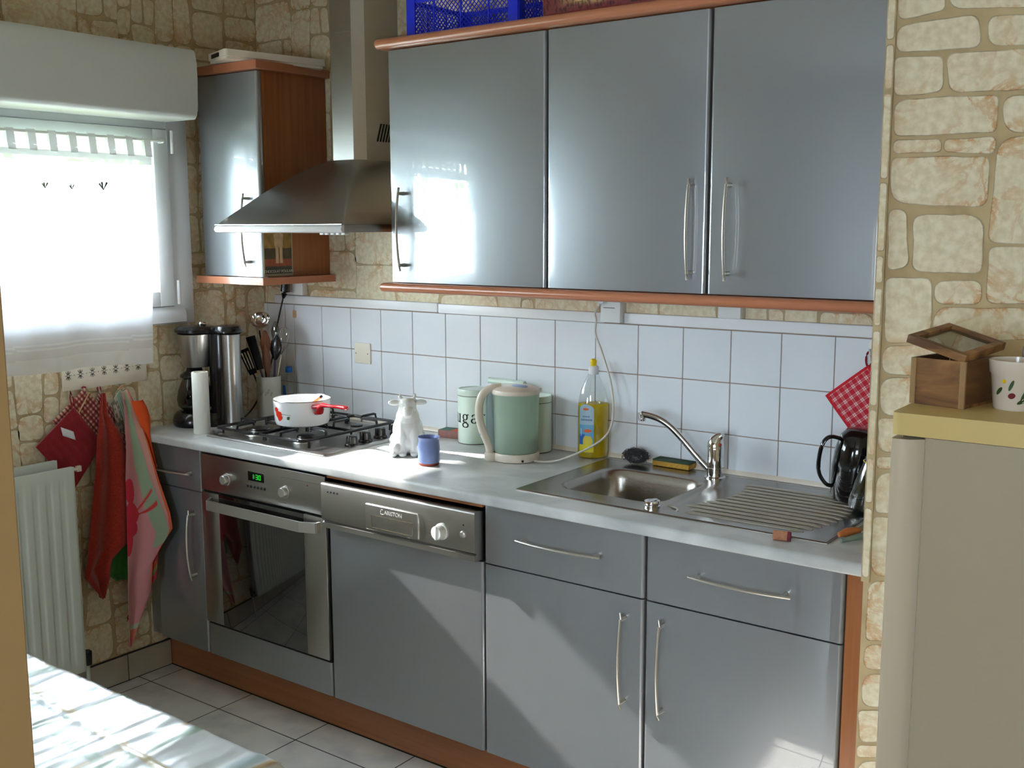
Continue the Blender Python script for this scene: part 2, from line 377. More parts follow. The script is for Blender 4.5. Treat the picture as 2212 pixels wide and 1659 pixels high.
prev = band(0, 0.11, 0.062, 0.007, srgb(190, 156, 84), 0.7, prev)
prev = band(1, 0.17, 0.055, 0.012, srgb(122, 158, 126), 0.75, prev)
prev = band(1, 0.17, 0.002, 0.009, srgb(196, 168, 78), 0.75, prev)
prev = band(0, 0.23, 0.19, 0.016, srgb(164, 196, 208), 0.6, prev)
L.new(prev, p.inputs['Base Color']); p.inputs['Roughness'].default_value = 0.3; p.inputs['Coat Weight'].default_value = 0.5; p.inputs['Coat Roughness'].default_value = 0.16
M['cloth'] = m
M['kitchen_print'] = attr_mat('printed_fabric', rough=0.9, sheen=0.1)
M['card_print'] = attr_mat('printed_card', rough=0.55)
M['check'] = attr_mat('woven_check', rough=0.95, bump=0.4)
M['label_print'] = attr_mat('printed_label', rough=0.4)

# ------------------------------------------------------------------ geometry helpers
class B:
    """collects shapes in world coordinates into one mesh"""
    def __init__(s):
        s.bm = bmesh.new(); s.xf = Matrix.Identity(4)
    def v(s, p): return s.bm.verts.new(s.xf @ Vector(p))
    def face(s, vs, mi=0, smooth=False):
        try: f = s.bm.faces.new(vs)
        except ValueError: return None
        f.material_index = mi; f.smooth = smooth
        return f
    def box(s, x0, y0, z0, x1, y1, z1, bev=0.0, seg=2, mi=0):
        t = bmesh.new(); bmesh.ops.create_cube(t, size=1)
        for v in t.verts: v.co = Vector(((x0 + x1) / 2 + v.co.x * (x1 - x0), (y0 + y1) / 2 + v.co.y * (y1 - y0), (z0 + z1) / 2 + v.co.z * (z1 - z0)))
        if bev: bmesh.ops.bevel(t, geom=t.edges[:], offset=bev, segments=seg, affect='EDGES', profile=0.5)
        s.absorb(t, mi, smooth=bool(bev))
        return s
    def absorb(s, t, mi=0, smooth=False):
        mp = {}
        for v in t.verts: mp[v] = s.bm.verts.new(s.xf @ v.co)
        for f in t.faces:
            try: g = s.bm.faces.new([mp[v] for v in f.verts])
            except ValueError: continue
            g.material_index = mi; g.smooth = smooth
        t.free()
    def loft(s, rings, mi=0, smooth=True, closed=True, cap0=True, cap1=True):
        rr = [[s.v(p) for p in ring] for ring in rings]; n = len(rings[0])
        for a, b in zip(rr[:-1], rr[1:]):
            for i in range(n if closed else n - 1):
                s.face([a[i], a[(i + 1) % n], b[(i + 1) % n], b[i]], mi, smooth)
        if closed and cap0: s.face(list(reversed(rr[0])), mi)
        if closed and cap1: s.face(rr[-1], mi)
        return s
    def lathe(s, prof, c=(0, 0, 0), seg=40, mi=0, cap0=True, cap1=True, sx=1.0, sy=1.0, rot=0.0):
        rings = []
        for r, z in prof:
            ring = []
            for i in range(seg):
                a = 2 * PI * i / seg
                x, y = r * math.cos(a) * sx, r * math.sin(a) * sy
                ring.append((c[0] + x * math.cos(rot) - y * math.sin(rot), c[1] + x * math.sin(rot) + y * math.cos(rot), c[2] + z))
            rings.append(ring)
        return s.loft(rings, mi, True, True, cap0, cap1)
    def tube(s, pts, r, seg=10, mi=0, closed=False, flat=None, up=(0, 0, 1)):
        P = [Vector(p) for p in pts]; n = len(P); rings = []
        for i in range(n):
            if closed: d = (P[(i + 1) % n] - P[i - 1]).normalized()
            else: d = (P[min(i + 1, n - 1)] - P[max(i - 1, 0)]).normalized()
            u = Vector(up)
            if abs(d.dot(u)) > 0.98: u = Vector((1, 0, 0)) if abs(d.x) < 0.9 else Vector((0, 1, 0))
            a = d.cross(u).normalized(); b = a.cross(d).normalized()
            rad = r[i] if isinstance(r, (list, tuple)) else r
            ra, rb = (rad, rad) if flat is None else (rad * flat[0], rad * flat[1])
            rings.append([P[i] + a * (ra * math.cos(2 * PI * k / seg)) + b * (rb * math.sin(2 * PI * k / seg)) for k in range(seg)])
        if closed: rings.append(rings[0])
        return s.loft(rings, mi, True, True, not closed, not closed)
    def prism(s, poly, plane, a, b, mi=0, smooth=False):
        """poly: 2D points; plane 'xy','xz','yz'; extruded from a to b along the third axis"""
        def P(q, t):
            return {'xy': (q[0], q[1], t), 'xz': (q[0], t, q[1]), 'yz': (t, q[0], q[1])}[plane]
        A_ = [s.v(P(q, a)) for q in poly]; B_ = [s.v(P(q, b)) for q in poly]; n = len(poly)
        for i in range(n): s.face([A_[i], A_[(i + 1) % n], B_[(i + 1) % n], B_[i]], mi, smooth)
        s.face(list(reversed(A_)), mi); s.face(B_, mi)
        return s
    def grid(s, fn, nu, nv, mi=0, smooth=True, col=None):
        if col: lay = s.bm.verts.layers.float_color.get('Col') or s.bm.verts.layers.float_color.new('Col')
        V = [[s.v(fn(i / nu, j / nv)) for i in range(nu + 1)] for j in range(nv + 1)]
        for j in range(nv):
            for i in range(nu): s.face([V[j][i], V[j][i + 1], V[j + 1][i + 1], V[j + 1][i]], mi, smooth)
        if col:
            for j in range(nv + 1):
                for i in range(nu + 1): V[j][i][lay] = col(i / nu, j / nv)
        return s
    def sphere(s, c, r, sx=1, sy=1, sz=1, seg=16, mi=0):
        t = bmesh.new(); bmesh.ops.create_uvsphere(t, u_segments=seg, v_segments=max(8, seg // 2), radius=r)
        for v in t.verts: v.co = Vector((v.co.x * sx + c[0], v.co.y * sy + c[1], v.co.z * sz + c[2]))
        s.absorb(t, mi, True); return s

def smooth_path(pts, n=6):
    P_ = [Vector(p_) for p_ in pts]; P_ = [P_[0] * 2 - P_[1]] + P_ + [P_[-1] * 2 - P_[-2]]; out = []
    for i in range(1, len(P_) - 2):
        p0, p1, p2, p3 = P_[i - 1:i + 3]
        for k in range(n):
            t_ = k / n; out.append(0.5 * ((2 * p1) + (-p0 + p2) * t_ + (2 * p0 - 5 * p1 + 4 * p2 - p3) * t_ * t_ + (-p0 + 3 * p1 - 3 * p2 + p3) * t_ ** 3))
    out.append(P_[-2]); return out
def rounded_rect(x0, y0, x1, y1, r, n=5):
    pts = []
    for cx, cy, a0 in ((x1 - r, y1 - r, 0), (x0 + r, y1 - r, 90), (x0 + r, y0 + r, 180), (x1 - r, y0 + r, 270)):
        for k in range(n + 1):
            a = R(a0 + 90 * k / n); pts.append((cx + r * math.cos(a), cy + r * math.sin(a)))
    return pts

def build(name, b, mats, parent=None, solid=None, subd=0, normals=True, autosmooth=True):
    if normals: bmesh.ops.recalc_face_normals(b.bm, faces=b.bm.faces[:])
    me = bpy.data.meshes.new(name); b.bm.to_mesh(me); b.bm.free()
    for q in (mats if isinstance(mats, (list, tuple)) else [mats]): me.materials.append(M[q] if isinstance(q, str) else q)
    o = bpy.data.objects.new(name, me); COL.objects.link(o)
    if autosmooth:
        try: me.set_sharp_from_angle(angle=R(40))
        except Exception: pass
    if parent is not None:
        o.parent = parent
        if parent.type == 'EMPTY': o.matrix_parent_inverse = Matrix.Translation(parent.location).inverted()
    if solid:
        md = o.modifiers.new('thickness', 'SOLIDIFY'); md.thickness = solid; md.offset = 0
    if subd:
        md = o.modifiers.new('subsurf', 'SUBSURF'); md.levels = subd; md.render_levels = subd
    return o

def tag(o, label, cat, group=None, kind=None):
    if label: o['label'] = label
    if cat: o['category'] = cat
    if group: o['group'] = group
    if kind: o['kind'] = kind
    return o
def thing(name, label, cat, loc, group=None):
    o = bpy.data.objects.new(name, None); COL.objects.link(o); o.location = loc; o.empty_display_size = 0.05
    return tag(o, label, cat, group)
def struct(name, b, mats, label=None, parent=None, **k):
    o = build(name, b, mats, parent, **k)
    if parent is None: o['kind'] = 'structure'
    if label: o['label'] = label
    return o
HR = Vector((0.80493, 0.59336, 0)).normalized()     # along the diagonal the utensils and jugs are laid out on
HF = Vector((-0.59365, 0.80473, 0)).normalized()

# ------------------------------------------------------------------ wallpaper stones
def stone_outline(quad, rad, wob, seed):
    """rounded wobbly outline of a quad given as 4 points (u,v) in order"""
    q = [Vector((a, b)) for a, b in quad]; out = []
    cen = sum(q, Vector((0, 0))) / 4
    for i in range(4):
        p0, p1, p2 = q[i - 1], q[i], q[(i + 1) % 4]
        d0 = (p0 - p1); d2 = (p2 - p1)
        r = min(rad[i], d0.length * 0.42, d2.length * 0.42)
        a = p1 + d0.normalized() * r; c = p1 + d2.normalized() * r
        for k in range(6):
            t = k / 5; out.append(a * (1 - t) ** 2 + p1 * 2 * t * (1 - t) + c * t * t)
        nxt = p2 + (p1 - p2).normalized() * min(rad[(i + 1) % 4], d2.length * 0.42)
        m_ = max(1, int((nxt - c).length / 0.03))
        for k in range(1, m_ + 1):
            out.append(c.lerp(nxt, k / (m_ + 1)))
    res = []
    for p_ in out:
        n_ = noise.noise(Vector((p_.x * 25 + seed, p_.y * 25, seed * 1.7))) * wob
        d = (p_ - cen).normalized(); res.append(p_ + d * n_)
    return res, cen
def add_stones(b, quads, to3d_, lay, seed0=0, nrm=(0, -1, 0)):
    for k, quad in enumerate(quads):
        off_ = Vector(nrm) * (0.00006 * (k % 7))
        to3d = lambda u, v: Vector(to3d_(u, v)) + off_
        rad = [random.choice((0.012, 0.018, 0.026, 0.036)) for _ in range(4)]
        out, cen = stone_outline(quad, rad, 0.0035, seed0 + k)
        n = len(out)
        hu = max(abs(p_.x - cen.x) for p_ in out); hv = max(abs(p_.y - cen.y) for p_ in out)
        def inset(d):
            du, dv = min(d / hu, 0.6), min(d / hv, 0.6)
            return [Vector((cen.x + (p_.x - cen.x) * (1 - du), cen.y + (p_.y - cen.y) * (1 - dv))) for p_ in out]
        rings = [(out, 0.0), (inset(0.0028), 0.34), (inset(0.012), 0.7)]
        vv = []
        for ring, e in rings:
            row = []
            for p_ in ring:
                v_ = b.v(to3d(p_.x, p_.y)); v_[lay] = e; row.append(v_)
            vv.append(row)
        for r0, r1 in zip(vv[:-1], vv[1:]):
            for i in range(n): b.face([r0[i], r0[(i + 1) % n], r1[(i + 1) % n], r1[i]], 1)
        cv = b.v(to3d(cen.x, cen.y)); cv[lay] = 1.0
        for i in range(n): b.face([vv[-1][i], vv[-1][(i + 1) % n], cv], 1)
def pack(u0, u1, v0, v1, gu=0.050, gv=0.046):
    nu, nv = int((u1 - u0) / gu) + 1, int((v1 - v0) / gv) + 1
    occ = np.zeros((nu, nv), bool); res = []
    sizes = [(4, 3), (3, 3), (5, 3), (4, 2), (3, 2), (2, 2), (2, 3), (3, 4), (5, 4), (2, 4), (4, 4), (3, 1), (5, 2), (1, 2)]
    jit = lambda i, j: (noise.noise(Vector((i * 0.61 + u0, j * 0.73, v0 * 3.1))) * 0.016, noise.noise(Vector((i * 0.57, j * 0.67 + 9.1, u0 * 2.3))) * 0.014)
    for j in range(nv):
        for i in range(nu):
            if occ[i, j]: continue
            random.shuffle(sizes)
            done = False
            for (w, h) in sizes:
                if i + w <= nu and j + h <= nv and not occ[i:i + w, j:j + h].any(): done = True; break
            if not done:
                w = h = 1
                while i + w < nu and not occ[i + w, j] and w < 4: w += 1
            occ[i:i + w, j:j + h] = True
            cs = []
            g = 0.0022
            for (a, b_, su, sv) in ((i, j, 1, 1), (i + w, j, -1, 1), (i + w, j + h, -1, -1), (i, j + h, 1, -1)):
                du, dv = jit(a, b_)
                cs.append((u0 + a * gu + du + su * g, v0 + b_ * gv + dv + sv * g))
            res.append(cs)
    return res
def clipq(q, u0, u1, v0, v1):
    return [(min(max(a, u0), u1), min(max(b, v0), v1)) for a, b in q]
def area(q):
    return abs(sum(q[i][0] * q[(i + 1) % 4][1] - q[(i + 1) % 4][0] * q[i][1] for i in range(4))) / 2
def stones_in(quads, rects):
    out = []
    for (u0, u1, v0, v1) in rects:
        for q in quads:
            c = clipq(q, u0, u1, v0, v1)
            if area(c) > 0.0006 and min((Vector(c[i]) - Vector(c[(i + 1) % 4])).length for i in range(4)) > 0.012: out.append(c)
    return out

ZC = 2.56     # ceiling height
WY0, WY1, WZ0, WZ1 = -2.14, -0.375, 1.31, 1.985      # window opening in the left wall

# left wall with the window opening
b = B(); lay = b.bm.verts.layers.float.new('edge')
T = 0.14
for (y0, y1, z0, z1) in ((-5.0, WY0, 0, ZC), (WY1, 0, 0, ZC), (WY0, WY1, 0, WZ0), (WY0, WY1, WZ1, ZC)): b.box(-T, y0, z0, 0, y1, z1)
q = pack(-2.6, 0.0, 0.10, ZC)
add_stones(b, stones_in(q, [(-2.6, WY0, 0.1, ZC), (WY1, -0.001, 0.1, ZC), (WY0, WY1, 0.1, WZ0), (WY0, WY1, WZ1, ZC)]), lambda u, v: (0.0006, u, v), lay, 3, (1, 0, 0))
struct('wall_left', b, ['mortar', 'stone'], 'left wall papered in cream rubble-stone print around the window', normals=False)

b = B(); lay = b.bm.verts.layers.float.new('edge')
b.box(-T, 0, 0, 4.7, 0.2, ZC)
q = pack(0.0, 2.7, 1.30, ZC)
add_stones(b, stones_in(q, [(0.001, 2.7, 1.30, ZC)]), lambda u, v: (u, -0.0006, v), lay, 57)
struct('wall_back', b, ['mortar', 'stone'], 'back wall papered in cream rubble-stone print above the tiles', normals=False)

STUB = [[(2.618, 2.1), (2.709, 2.088), (2.713, 2.025), (2.622, 2.017)], [(2.717, 2.087), (2.968, 2.054), (2.972, 2.004), (2.72, 2.028)], [(2.623, 2.008), (2.776, 2.013), (2.78, 1.95), (2.621, 1.956)], [(2.789, 2.008), (2.972, 1.994), (2.976, 1.938), (2.791, 1.952)], [(2.618, 1.948), (2.713, 1.942), (2.716, 1.873), (2.623, 1.873)], [(2.719, 1.946), (2.976, 1.937), (2.981, 1.865), (2.723, 1.871)], [(2.621, 1.866), (2.817, 1.862), (2.816, 1.792), (2.624, 1.794)], [(2.822, 1.86), (2.982, 1.853), (2.986, 1.787), (2.828, 1.791)], [(2.623, 1.789), (2.718, 1.786), (2.72, 1.76), (2.624, 1.76)], [(2.722, 1.785), (2.818, 1.786), (2.817, 1.752), (2.723, 1.76)], [(2.622, 1.754), (2.807, 1.749), (2.808, 1.653), (2.625, 1.662)], [(2.821, 1.784), (2.955, 1.781), (2.968, 1.585), (2.812, 1.585)], [(2.622, 1.654), (2.658, 1.65), (2.669, 1.536), (2.624, 1.527)], [(2.669, 1.642), (2.804, 1.641), (2.808, 1.526), (2.675, 1.528)], [(2.816, 1.579), (2.985, 1.581), (2.992, 1.475), (2.816, 1.47)], [(2.622, 1.515), (2.714, 1.517), (2.719, 1.388), (2.626, 1.38)], [(2.718, 1.51), (2.807, 1.515), (2.809, 1.467), (2.72, 1.465)], [(2.721, 1.459), (2.933, 1.467), (2.937, 1.408), (2.72, 1.392)], [(2.624, 1.375), (2.75, 1.389), (2.753, 1.321), (2.622, 1.317)], [(2.622, 1.311), (2.753, 1.319), (2.758, 1.241), (2.621, 1.23)], [(2.621, 1.224), (2.717, 1.237), (2.721, 1.161), (2.623, 1.152)], [(2.621, 1.143), (2.721, 1.159), (2.723, 1.127), (2.622, 1.118)], [(2.621, 1.109), (2.711, 1.125), (2.716, 1.037), (2.622, 1.022)], [(2.619, 1.015), (2.716, 1.031), (2.722, 0.908), (2.621, 0.882)], [(2.617, 0.875), (2.723, 0.896), (2.73, 0.767), (2.616, 0.74)], [(2.615, 0.732), (2.73, 0.761), (2.733, 0.702), (2.613, 0.677)], [(2.612, 0.665), (2.733, 0.696), (2.737, 0.622), (2.612, 0.591)], [(2.609, 0.582), (2.737, 0.616), (2.741, 0.545), (2.611, 0.511)], [(2.609, 0.502), (2.741, 0.539), (2.743, 0.513), (2.608, 0.474)], [(2.608, 0.465), (2.743, 0.507), (2.749, 0.393), (2.61, 0.346)]]
b = B(); lay = b.bm.verts.layers.float.new('edge')
b.box(2.606, -0.635, 0, 4.7, 0, ZC)
extra = pack(2.99, 4.6, 0.1, ZC, 0.06, 0.05) + pack(2.61, 2.98, 2.11, ZC, 0.06, 0.05) + pack(2.76, 2.98, 0.9, 1.37, 0.06, 0.05)
add_stones(b, STUB + stones_in(extra, [(2.99, 4.6, 0.1, ZC), (2.61, 2.98, 2.11, ZC), (2.76, 2.98, 0.9, 1.37)]), lambda u, v: (u, -0.6356, v), lay, 211)
struct('wall_right', b, ['mortar', 'stone'], 'end wall papered in large cream rubble stones behind the fridge', normals=False)

# corner bead of the end wall, papered too
b = B(); lay = b.bm.verts.layers.float.new('edge')
b.box(2.603, -0.642, 0.873, 2.621, -0.6362, ZC)
qs = []; z = 0.88
k = 0
hs = [0.155, 0.10, 0.10, 0.16, 0.085, 0.06, 0.14, 0.17, 0.09, 0.20, 0.12, 0.1, 0.15, 0.16]
while z < ZC - 0.03:
    h = hs[k % len(hs)]; k += 1
    qs.append([(2.604, z + 0.004), (2.620, z + 0.004), (2.620, min(z + h, ZC)), (2.604, min(z + h, ZC))]); z += h + 0.004
add_stones(b, qs, lambda u, v: (u, -0.6426, v), lay, 400)
struct('trim_4', b, ['mortar', 'stone'], 'papered corner bead on the edge of the end wall', normals=False)

b = B(); b.box(-T, -5.2, -0.1, 4.7, 0.2, 0); struct('floor', b, 'floor', 'grey-white square floor tiles with dark joints')
b = B(); b.box(-T, -5.2, ZC, 4.7, 0.2, ZC + 0.1); struct('ceiling', b, 'ceiling')
# near partition the photographer stands beside, and the far enclosure
b = B(); b.prism([(2.19, -5.0), (2.318, -5.0), (2.318, -2.316), (2.316, -2.314), (2.19, -2.314)], 'xy', 0, ZC); struct('wall_front', b, 'plaster', 'beige painted wall edge close by at the left')
b = B(); b.box(4.7, -5.2, 0, 4.8, 0.2, ZC); struct('wall_far_right', b, 'plaster')
b = B()
b.box(-T, -5.2, 0, 1.55, -5.0, ZC); b.box(2.15, -5.2, 0, 3.0, -5.0, ZC); b.box(1.55, -5.2, 0, 2.15, -5.0, 1.03); b.box(1.55, -5.2, 1.67, 2.15, -5.0, ZC); b.box(3.9, -5.2, 0, 4.7, -5.0, ZC); b.box(3.0, -5.2, 0, 3.9, -5.0, 1.18); b.box(3.0, -5.2, 2.02, 3.9, -5.0, ZC)  # both openings are added out of view to let fill light in
struct('wall_rear', b, 'plaster')
b = B()
for q in ((3.0, 1.18, 3.03, 2.02), (3.87, 1.18, 3.9, 2.02), (3.03, 1.18, 3.87, 1.21), (3.03, 1.99, 3.87, 2.02)): b.box(q[0], -5.12, q[1], q[2], -5.06, q[3])
w2 = struct('fill_window_2', b, 'window_white')  # frame of an unseen hall window, added to brighten the end wall and fridge
b = B()
for q in ((1.55, 1.03, 1.58, 1.67), (2.12, 1.03, 2.15, 1.67), (1.58, 1.03, 2.12, 1.06), (1.58, 1.64, 2.12, 1.67)): b.box(q[0], -5.12, q[1], q[2], -5.06, q[3])
struct('fill_window_3', b, 'window_white')  # unseen window added for frontal fill, placed clear of the door reflections

# skirting tiles on the left wall
b = B()
ys = [-0.517, -0.7015, -1.08, -1.46, -1.84, -2.22, -2.6]
for a, c in zip(ys[:-1], ys[1:]): b.box(0.0012, c + 0.0015, 0.003, 0.009, a - 0.0015, 0.098, 0.0012, 1, 0)
b.box(0.0, -2.6, 0.0, 0.0075, -0.517, 0.1015, mi=1)
struct('baseboard_left', b, ['tile_skirt', 'dark_grout'], 'low row of grey skirting tiles under the papered wall')

# tiled splashback
b = B(); b.box(0.0, -0.006, 0.876, 2.604, 0.0, 1.325, mi=1)
xs = [0.0, 0.021, 0.12, 0.173] + [0.173 + 0.152 * k for k in range(1, 16)] + [2.604]
zs = [0.88, 1.019, 1.171, 1.323]
for x0, x1 in zip(xs[:-1], xs[1:]):
    for z0, z1 in zip(zs[:-1], zs[1:]): b.box(x0 + 0.0012, -0.0085, z0 + 0.0012, x1 - 0.0012, -0.004, z1 - 0.0012, 0.0011, 1, 0)
b.box(0.168, -0.0105, 1.272, 0.186, -0.0086, 1.30, 0.0, mi=2)
struct('trim_1', b, ['tile', 'grout', 'beige_tape'], 'splashback of square white glazed tiles with thin brown joints')
# white cover strip along the top of the tiles
b = B()
for x0, x1, dz in ((0.075, 0.906, 0.0), (0.910, 1.575, -0.002), (1.649, 2.604, 0.0)): b.box(x0, -0.02, 1.326 + dz, x1, -0.0003, 1.358 + dz, 0.003, 2)
struct('trim_2', b, 'trim_white', 'white cover strip running along the top of the tiles')
b = B(); b.prism([(-0.0085, 0.906), (-0.02, 0.906), (-0.018, 0.912), (-0.0085, 0.918)], 'yz', 0.0, 2.604); struct('trim_3', b, 'cream', 'slim sealing strip where the worktop meets the tiles')

# ------------------------------------------------------------------ window
win = B()
F = 0.045
xf0, xf1 = -0.06, 0.02
oy0, oy1, oz0, oz1 = WY0 - 0.03, WY1 + 0.02, 1.272, 2.012
def frame_boxes(b, x0, x1, y0, y1, z0, z1, wl, wr, wb, wt, bev=0.003):
    b.box(x0, y0, z0, x1, y0 + wl, z1, bev); b.box(x0, y1 - wr, z0, x1, y1, z1, bev)
    b.box(x0 + 0.0005, y0 + wl - 0.001, z0, x1 - 0.0005, y1 - wr + 0.001, z0 + wb, bev); b.box(x0 + 0.0005, y0 + wl - 0.001, z1 - wt, x1 - 0.0005, y1 - wr + 0.001, z1, bev)
frame_boxes(win, -0.033, xf1, oy0, oy1, oz0, oz1, 0.085, 0.087, 0.064, 0.052)
frame_boxes(win, xf0, -0.034, oy0, oy1, oz0, oz1, 0.10, 0.10, 0.08, 0.065)
W = struct('window_1', win, 'window_white', 'white framed window half covered by a sheer curtain')
def sash(y0, y1):
    b = B(); z0, z1 = 1.338, 1.958; x0, x1 = -0.03, 0.034; w = 0.062
    frame_boxes(b, x0, x1, y0, y1, z0, z1, w, w, 0.055, 0.045, 0.005)
    b.box(x0 + 0.01, y0 + w - 0.004, z0 + 0.05, x1 - 0.014, y0 + w + 0.006, z1 - 0.04, 0.003); b.box(x0 + 0.01, y1 - w - 0.006, z0 + 0.05, x1 - 0.014, y1 - w + 0.004, z1 - 0.04, 0.003)
    o = build('window_sash', b, 'window_white', W)
    g = B(); g.box(0.0, y0 + w - 0.002, z0 + 0.05, 0.004, y1 - w + 0.002, z1 - 0.04); build('pane', g, 'glass', o)
    return o
s1 = sash(-1.205, -0.445); s2 = sash(-2.08, -1.21)
for z in (1.93, 1.875, 1.40, 1.345):
    pass
b = B(); b.tube([(0.046, -0.437, 1.875), (0.046, -0.437, 1.955)], 0.0065, 10); build('hinge', b, 'white_plastic', s1)
b = B(); b.tube([(0.046, -0.437, 1.345), (0.046, -0.437, 1.43)], 0.0065, 10); build('hinge', b, 'white_plastic', s1)
# stepped inner sill face under the sash
b = B(); b.prism([(0.02, 1.275), (0.034, 1.279), (0.034, 1.312), (0.02, 1.335)], 'xz', -2.02, -0.40); build('window_sill', b, 'window_white', W)

# roller shutter box above the window
sb = thing('roller_shutter', 'white roller shutter box above the window, slats partly lowered outside', 'roller shutter', (0.1, -1.2, 1.99))
b = B()
prof = [(0.0, 2.215), (0.19, 2.215), (0.2, 2.205), (0.207, 2.165), (0.208, 2.12), (0.203, 2.03), (0.198, 1.999), (0.19, 1.989), (0.185, 1.985), (0.0, 1.985)]
b.prism(prof, 'xz', -2.12, -0.441)
build('shutter_box', b, 'shutter_white', sb)
b = B(); z = 2.093
while z > 1.87: 
    b.prism([(-0.17, z - 0.017), (-0.162, z - 0.013), (-0.158, z), (-0.162, z + 0.013), (-0.17, z + 0.017), (-0.176, z)], 'xz', -2.05, -0.385, smooth=True); z -= 0.036
build('shutter_slats', b, 'slat_white', W)

# curtain on its rod
rod = thing('curtain_rod', 'thin white rod holding the sheer curtain by its tabs', 'curtain rod', (0.075, -1.2, 1.915))
b = B(); b.tube([(0.075, -1.99, 1.915), (0.075, -0.49, 1.915)], 0.005, 12); build('rod', b, 'white_plastic', rod)
b = B(); b.box(0.043, -0.50, 1.905, 0.082, -0.488, 1.926, 0.003); build('bracket', b, 'clear', rod)
def cur_x(y, z):
    k = (1.87 - z) / 0.72
    return 0.083 + 0.006 * math.sin(y * 17 + 0.7) * (0.3 + k) + 0.008 * math.sin(y * 41 + 2 * k) * k
def curtain(y0, y1, label, tabs, mbody='sheer'):
    t = thing('sheer_curtain', label, 'curtain', (0.083, (y0 + y1) / 2, 1.16))
    def f(u, v):
        y = y0 + (y1 - y0) * u - (0.033 * v * (1 if u > .5 else 1) )
        z = 1.832 - (1.832 - 1.165 + 0.012 * u) * v
        z += 0.004 * math.sin(u * 11) * v
        return (cur_x(y, z), y, z)
    nv = 100
    b = B(); b.grid(f, 120, nv, 0)
    for fc in b.bm.faces:
        zz = fc.calc_center_median().z
        if zz < 1.205 or 1.232 < zz < 1.238 or 1.245 < zz < 1.252: fc.material_index = 1
    build('cloth', b, [mbody, 'sheer_dense'], t, normals=False)
    b = B(); b.grid(lambda u, v: (cur_x(y0 + (y1 - y0) * u, 1.85) + 0.0005, y0 + (y1 - y0) * u, 1.862 - 0.032 * v), 60, 2); build('heading_band', b, 'tab_cloth', t, normals=False)
    for k in range(tabs):
        yc = y1 - 0.012 - (y1 - y0 - 0.024) * k / (tabs - 1)
        b = B()
        for s_ in (0.0065, -0.0065): b.grid(lambda u, v: (0.075 + s_ + (0.008 if s_ > 0 else 0.004) * v, yc - 0.013 + 0.026 * u, 1.917 - 0.06 * v), 2, 4)
        b.grid(lambda u, v: (0.075 + 0.0065 * math.cos(PI * v), yc - 0.013 + 0.026 * u, 1.917 + 0.0065 * math.sin(PI * v)), 2, 6)
        build('tab', b, 'tab_cloth', t, normals=False)
    if mbody == 'sheer':
        for (yc, zc, k) in ((-0.947, 1.747, 0.8), (-0.855, 1.745, 0.7), (-0.745, 1.748, 1.2)):
            b = B()
            for dy, dz in ((-0.012, 0.012), (-0.004, 0.016), (0.012, 0.015)):
                b.tube([(cur_x(yc, zc) + 0.0012, yc, zc - 0.006 * k), (cur_x(yc, zc) + 0.0014, yc + dy * k, zc + dz * k)], [0.001, 0.0034 * k], 6)
            build('embroidery', b, 'iron', t)
    return t
curtain(-1.27, -0.552, 'sheer white tab-top curtain hanging over the window above the radiator', 11)
curtain(-2.02, -1.285, 'second sheer white tab curtain beyond, over the far window half', 11, 'sheer_thin')

# garden outside: lawn and hedge
b = B(); b.box(-14, -9, -0.4, -0.4, 7, -0.3); tag(build('lawn', b, 'grass'), 'green lawn outside the window', 'lawn', kind='stuff')
hd = thing('garden_hedge', 'leafy green hedge outside the window behind the curtain', 'hedge', (-4.2, -0.5, -0.3))
b = B()
n = 4600
P_ = rng.uniform((-4.9, -3.4, -0.2), (-3.4, 3.2, 2.7), (n, 3))
for pnt in P_:
    top = 2.15 + 0.35 * noise.noise(Vector((pnt[1] * 1.3, 2.2, pnt[0])))
    if pnt[2] > top: continue
    c = Vector(pnt); a = Vector(rng.normal(size=3)).normalized(); d = a.orthogonal().normalized(); s_ = 0.05 + 0.03 * rng.random()
    vs = [b.v(c + a * s_), b.v(c + d * s_ * 0.5), b.v(c - a * s_), b.v(c - d * s_ * 0.5)]; b.face(vs)
build('foliage', b, 'leaf', hd, normals=False)
bu = thing('garden_bush', 'loose light green bush further along the garden outside the window', 'bush', (-3.1, -5.4, -0.3))
b = B()
for pnt in rng.uniform((-3.7, -7.4, 0.4), (-2.5, -3.9, 2.7), (1500, 3)):
    c = Vector(pnt); a = Vector(rng.normal(size=3)).normalized(); d = a.orthogonal().normalized(); s_ = 0.05 + 0.03 * rng.random()
    vs = [b.v(c + a * s_), b.v(c + d * s_ * 0.5), b.v(c - a * s_), b.v(c - d * s_ * 0.5)]; b.face(vs)
build('foliage', b, 'leaf', bu, normals=False)
for k in range(3):
    b = B(); y = -6.6 + k * 1.1; b.tube([(-3.1, y, -0.295), (-3.05, y + 0.05, 0.6), (-3.1, y, 2.0)], [0.04, 0.03, 0.01], 8); build('trunk', b, 'bark', bu)
for k in range(5):
    b = B(); y = -2.6 + k * 1.3; b.tube([(-4.2, y, -0.295), (-4.15, y + 0.05, 0.6), (-4.2, y, 1.7)], [0.05, 0.04, 0.015], 8); build('trunk', b, 'bark', hd)

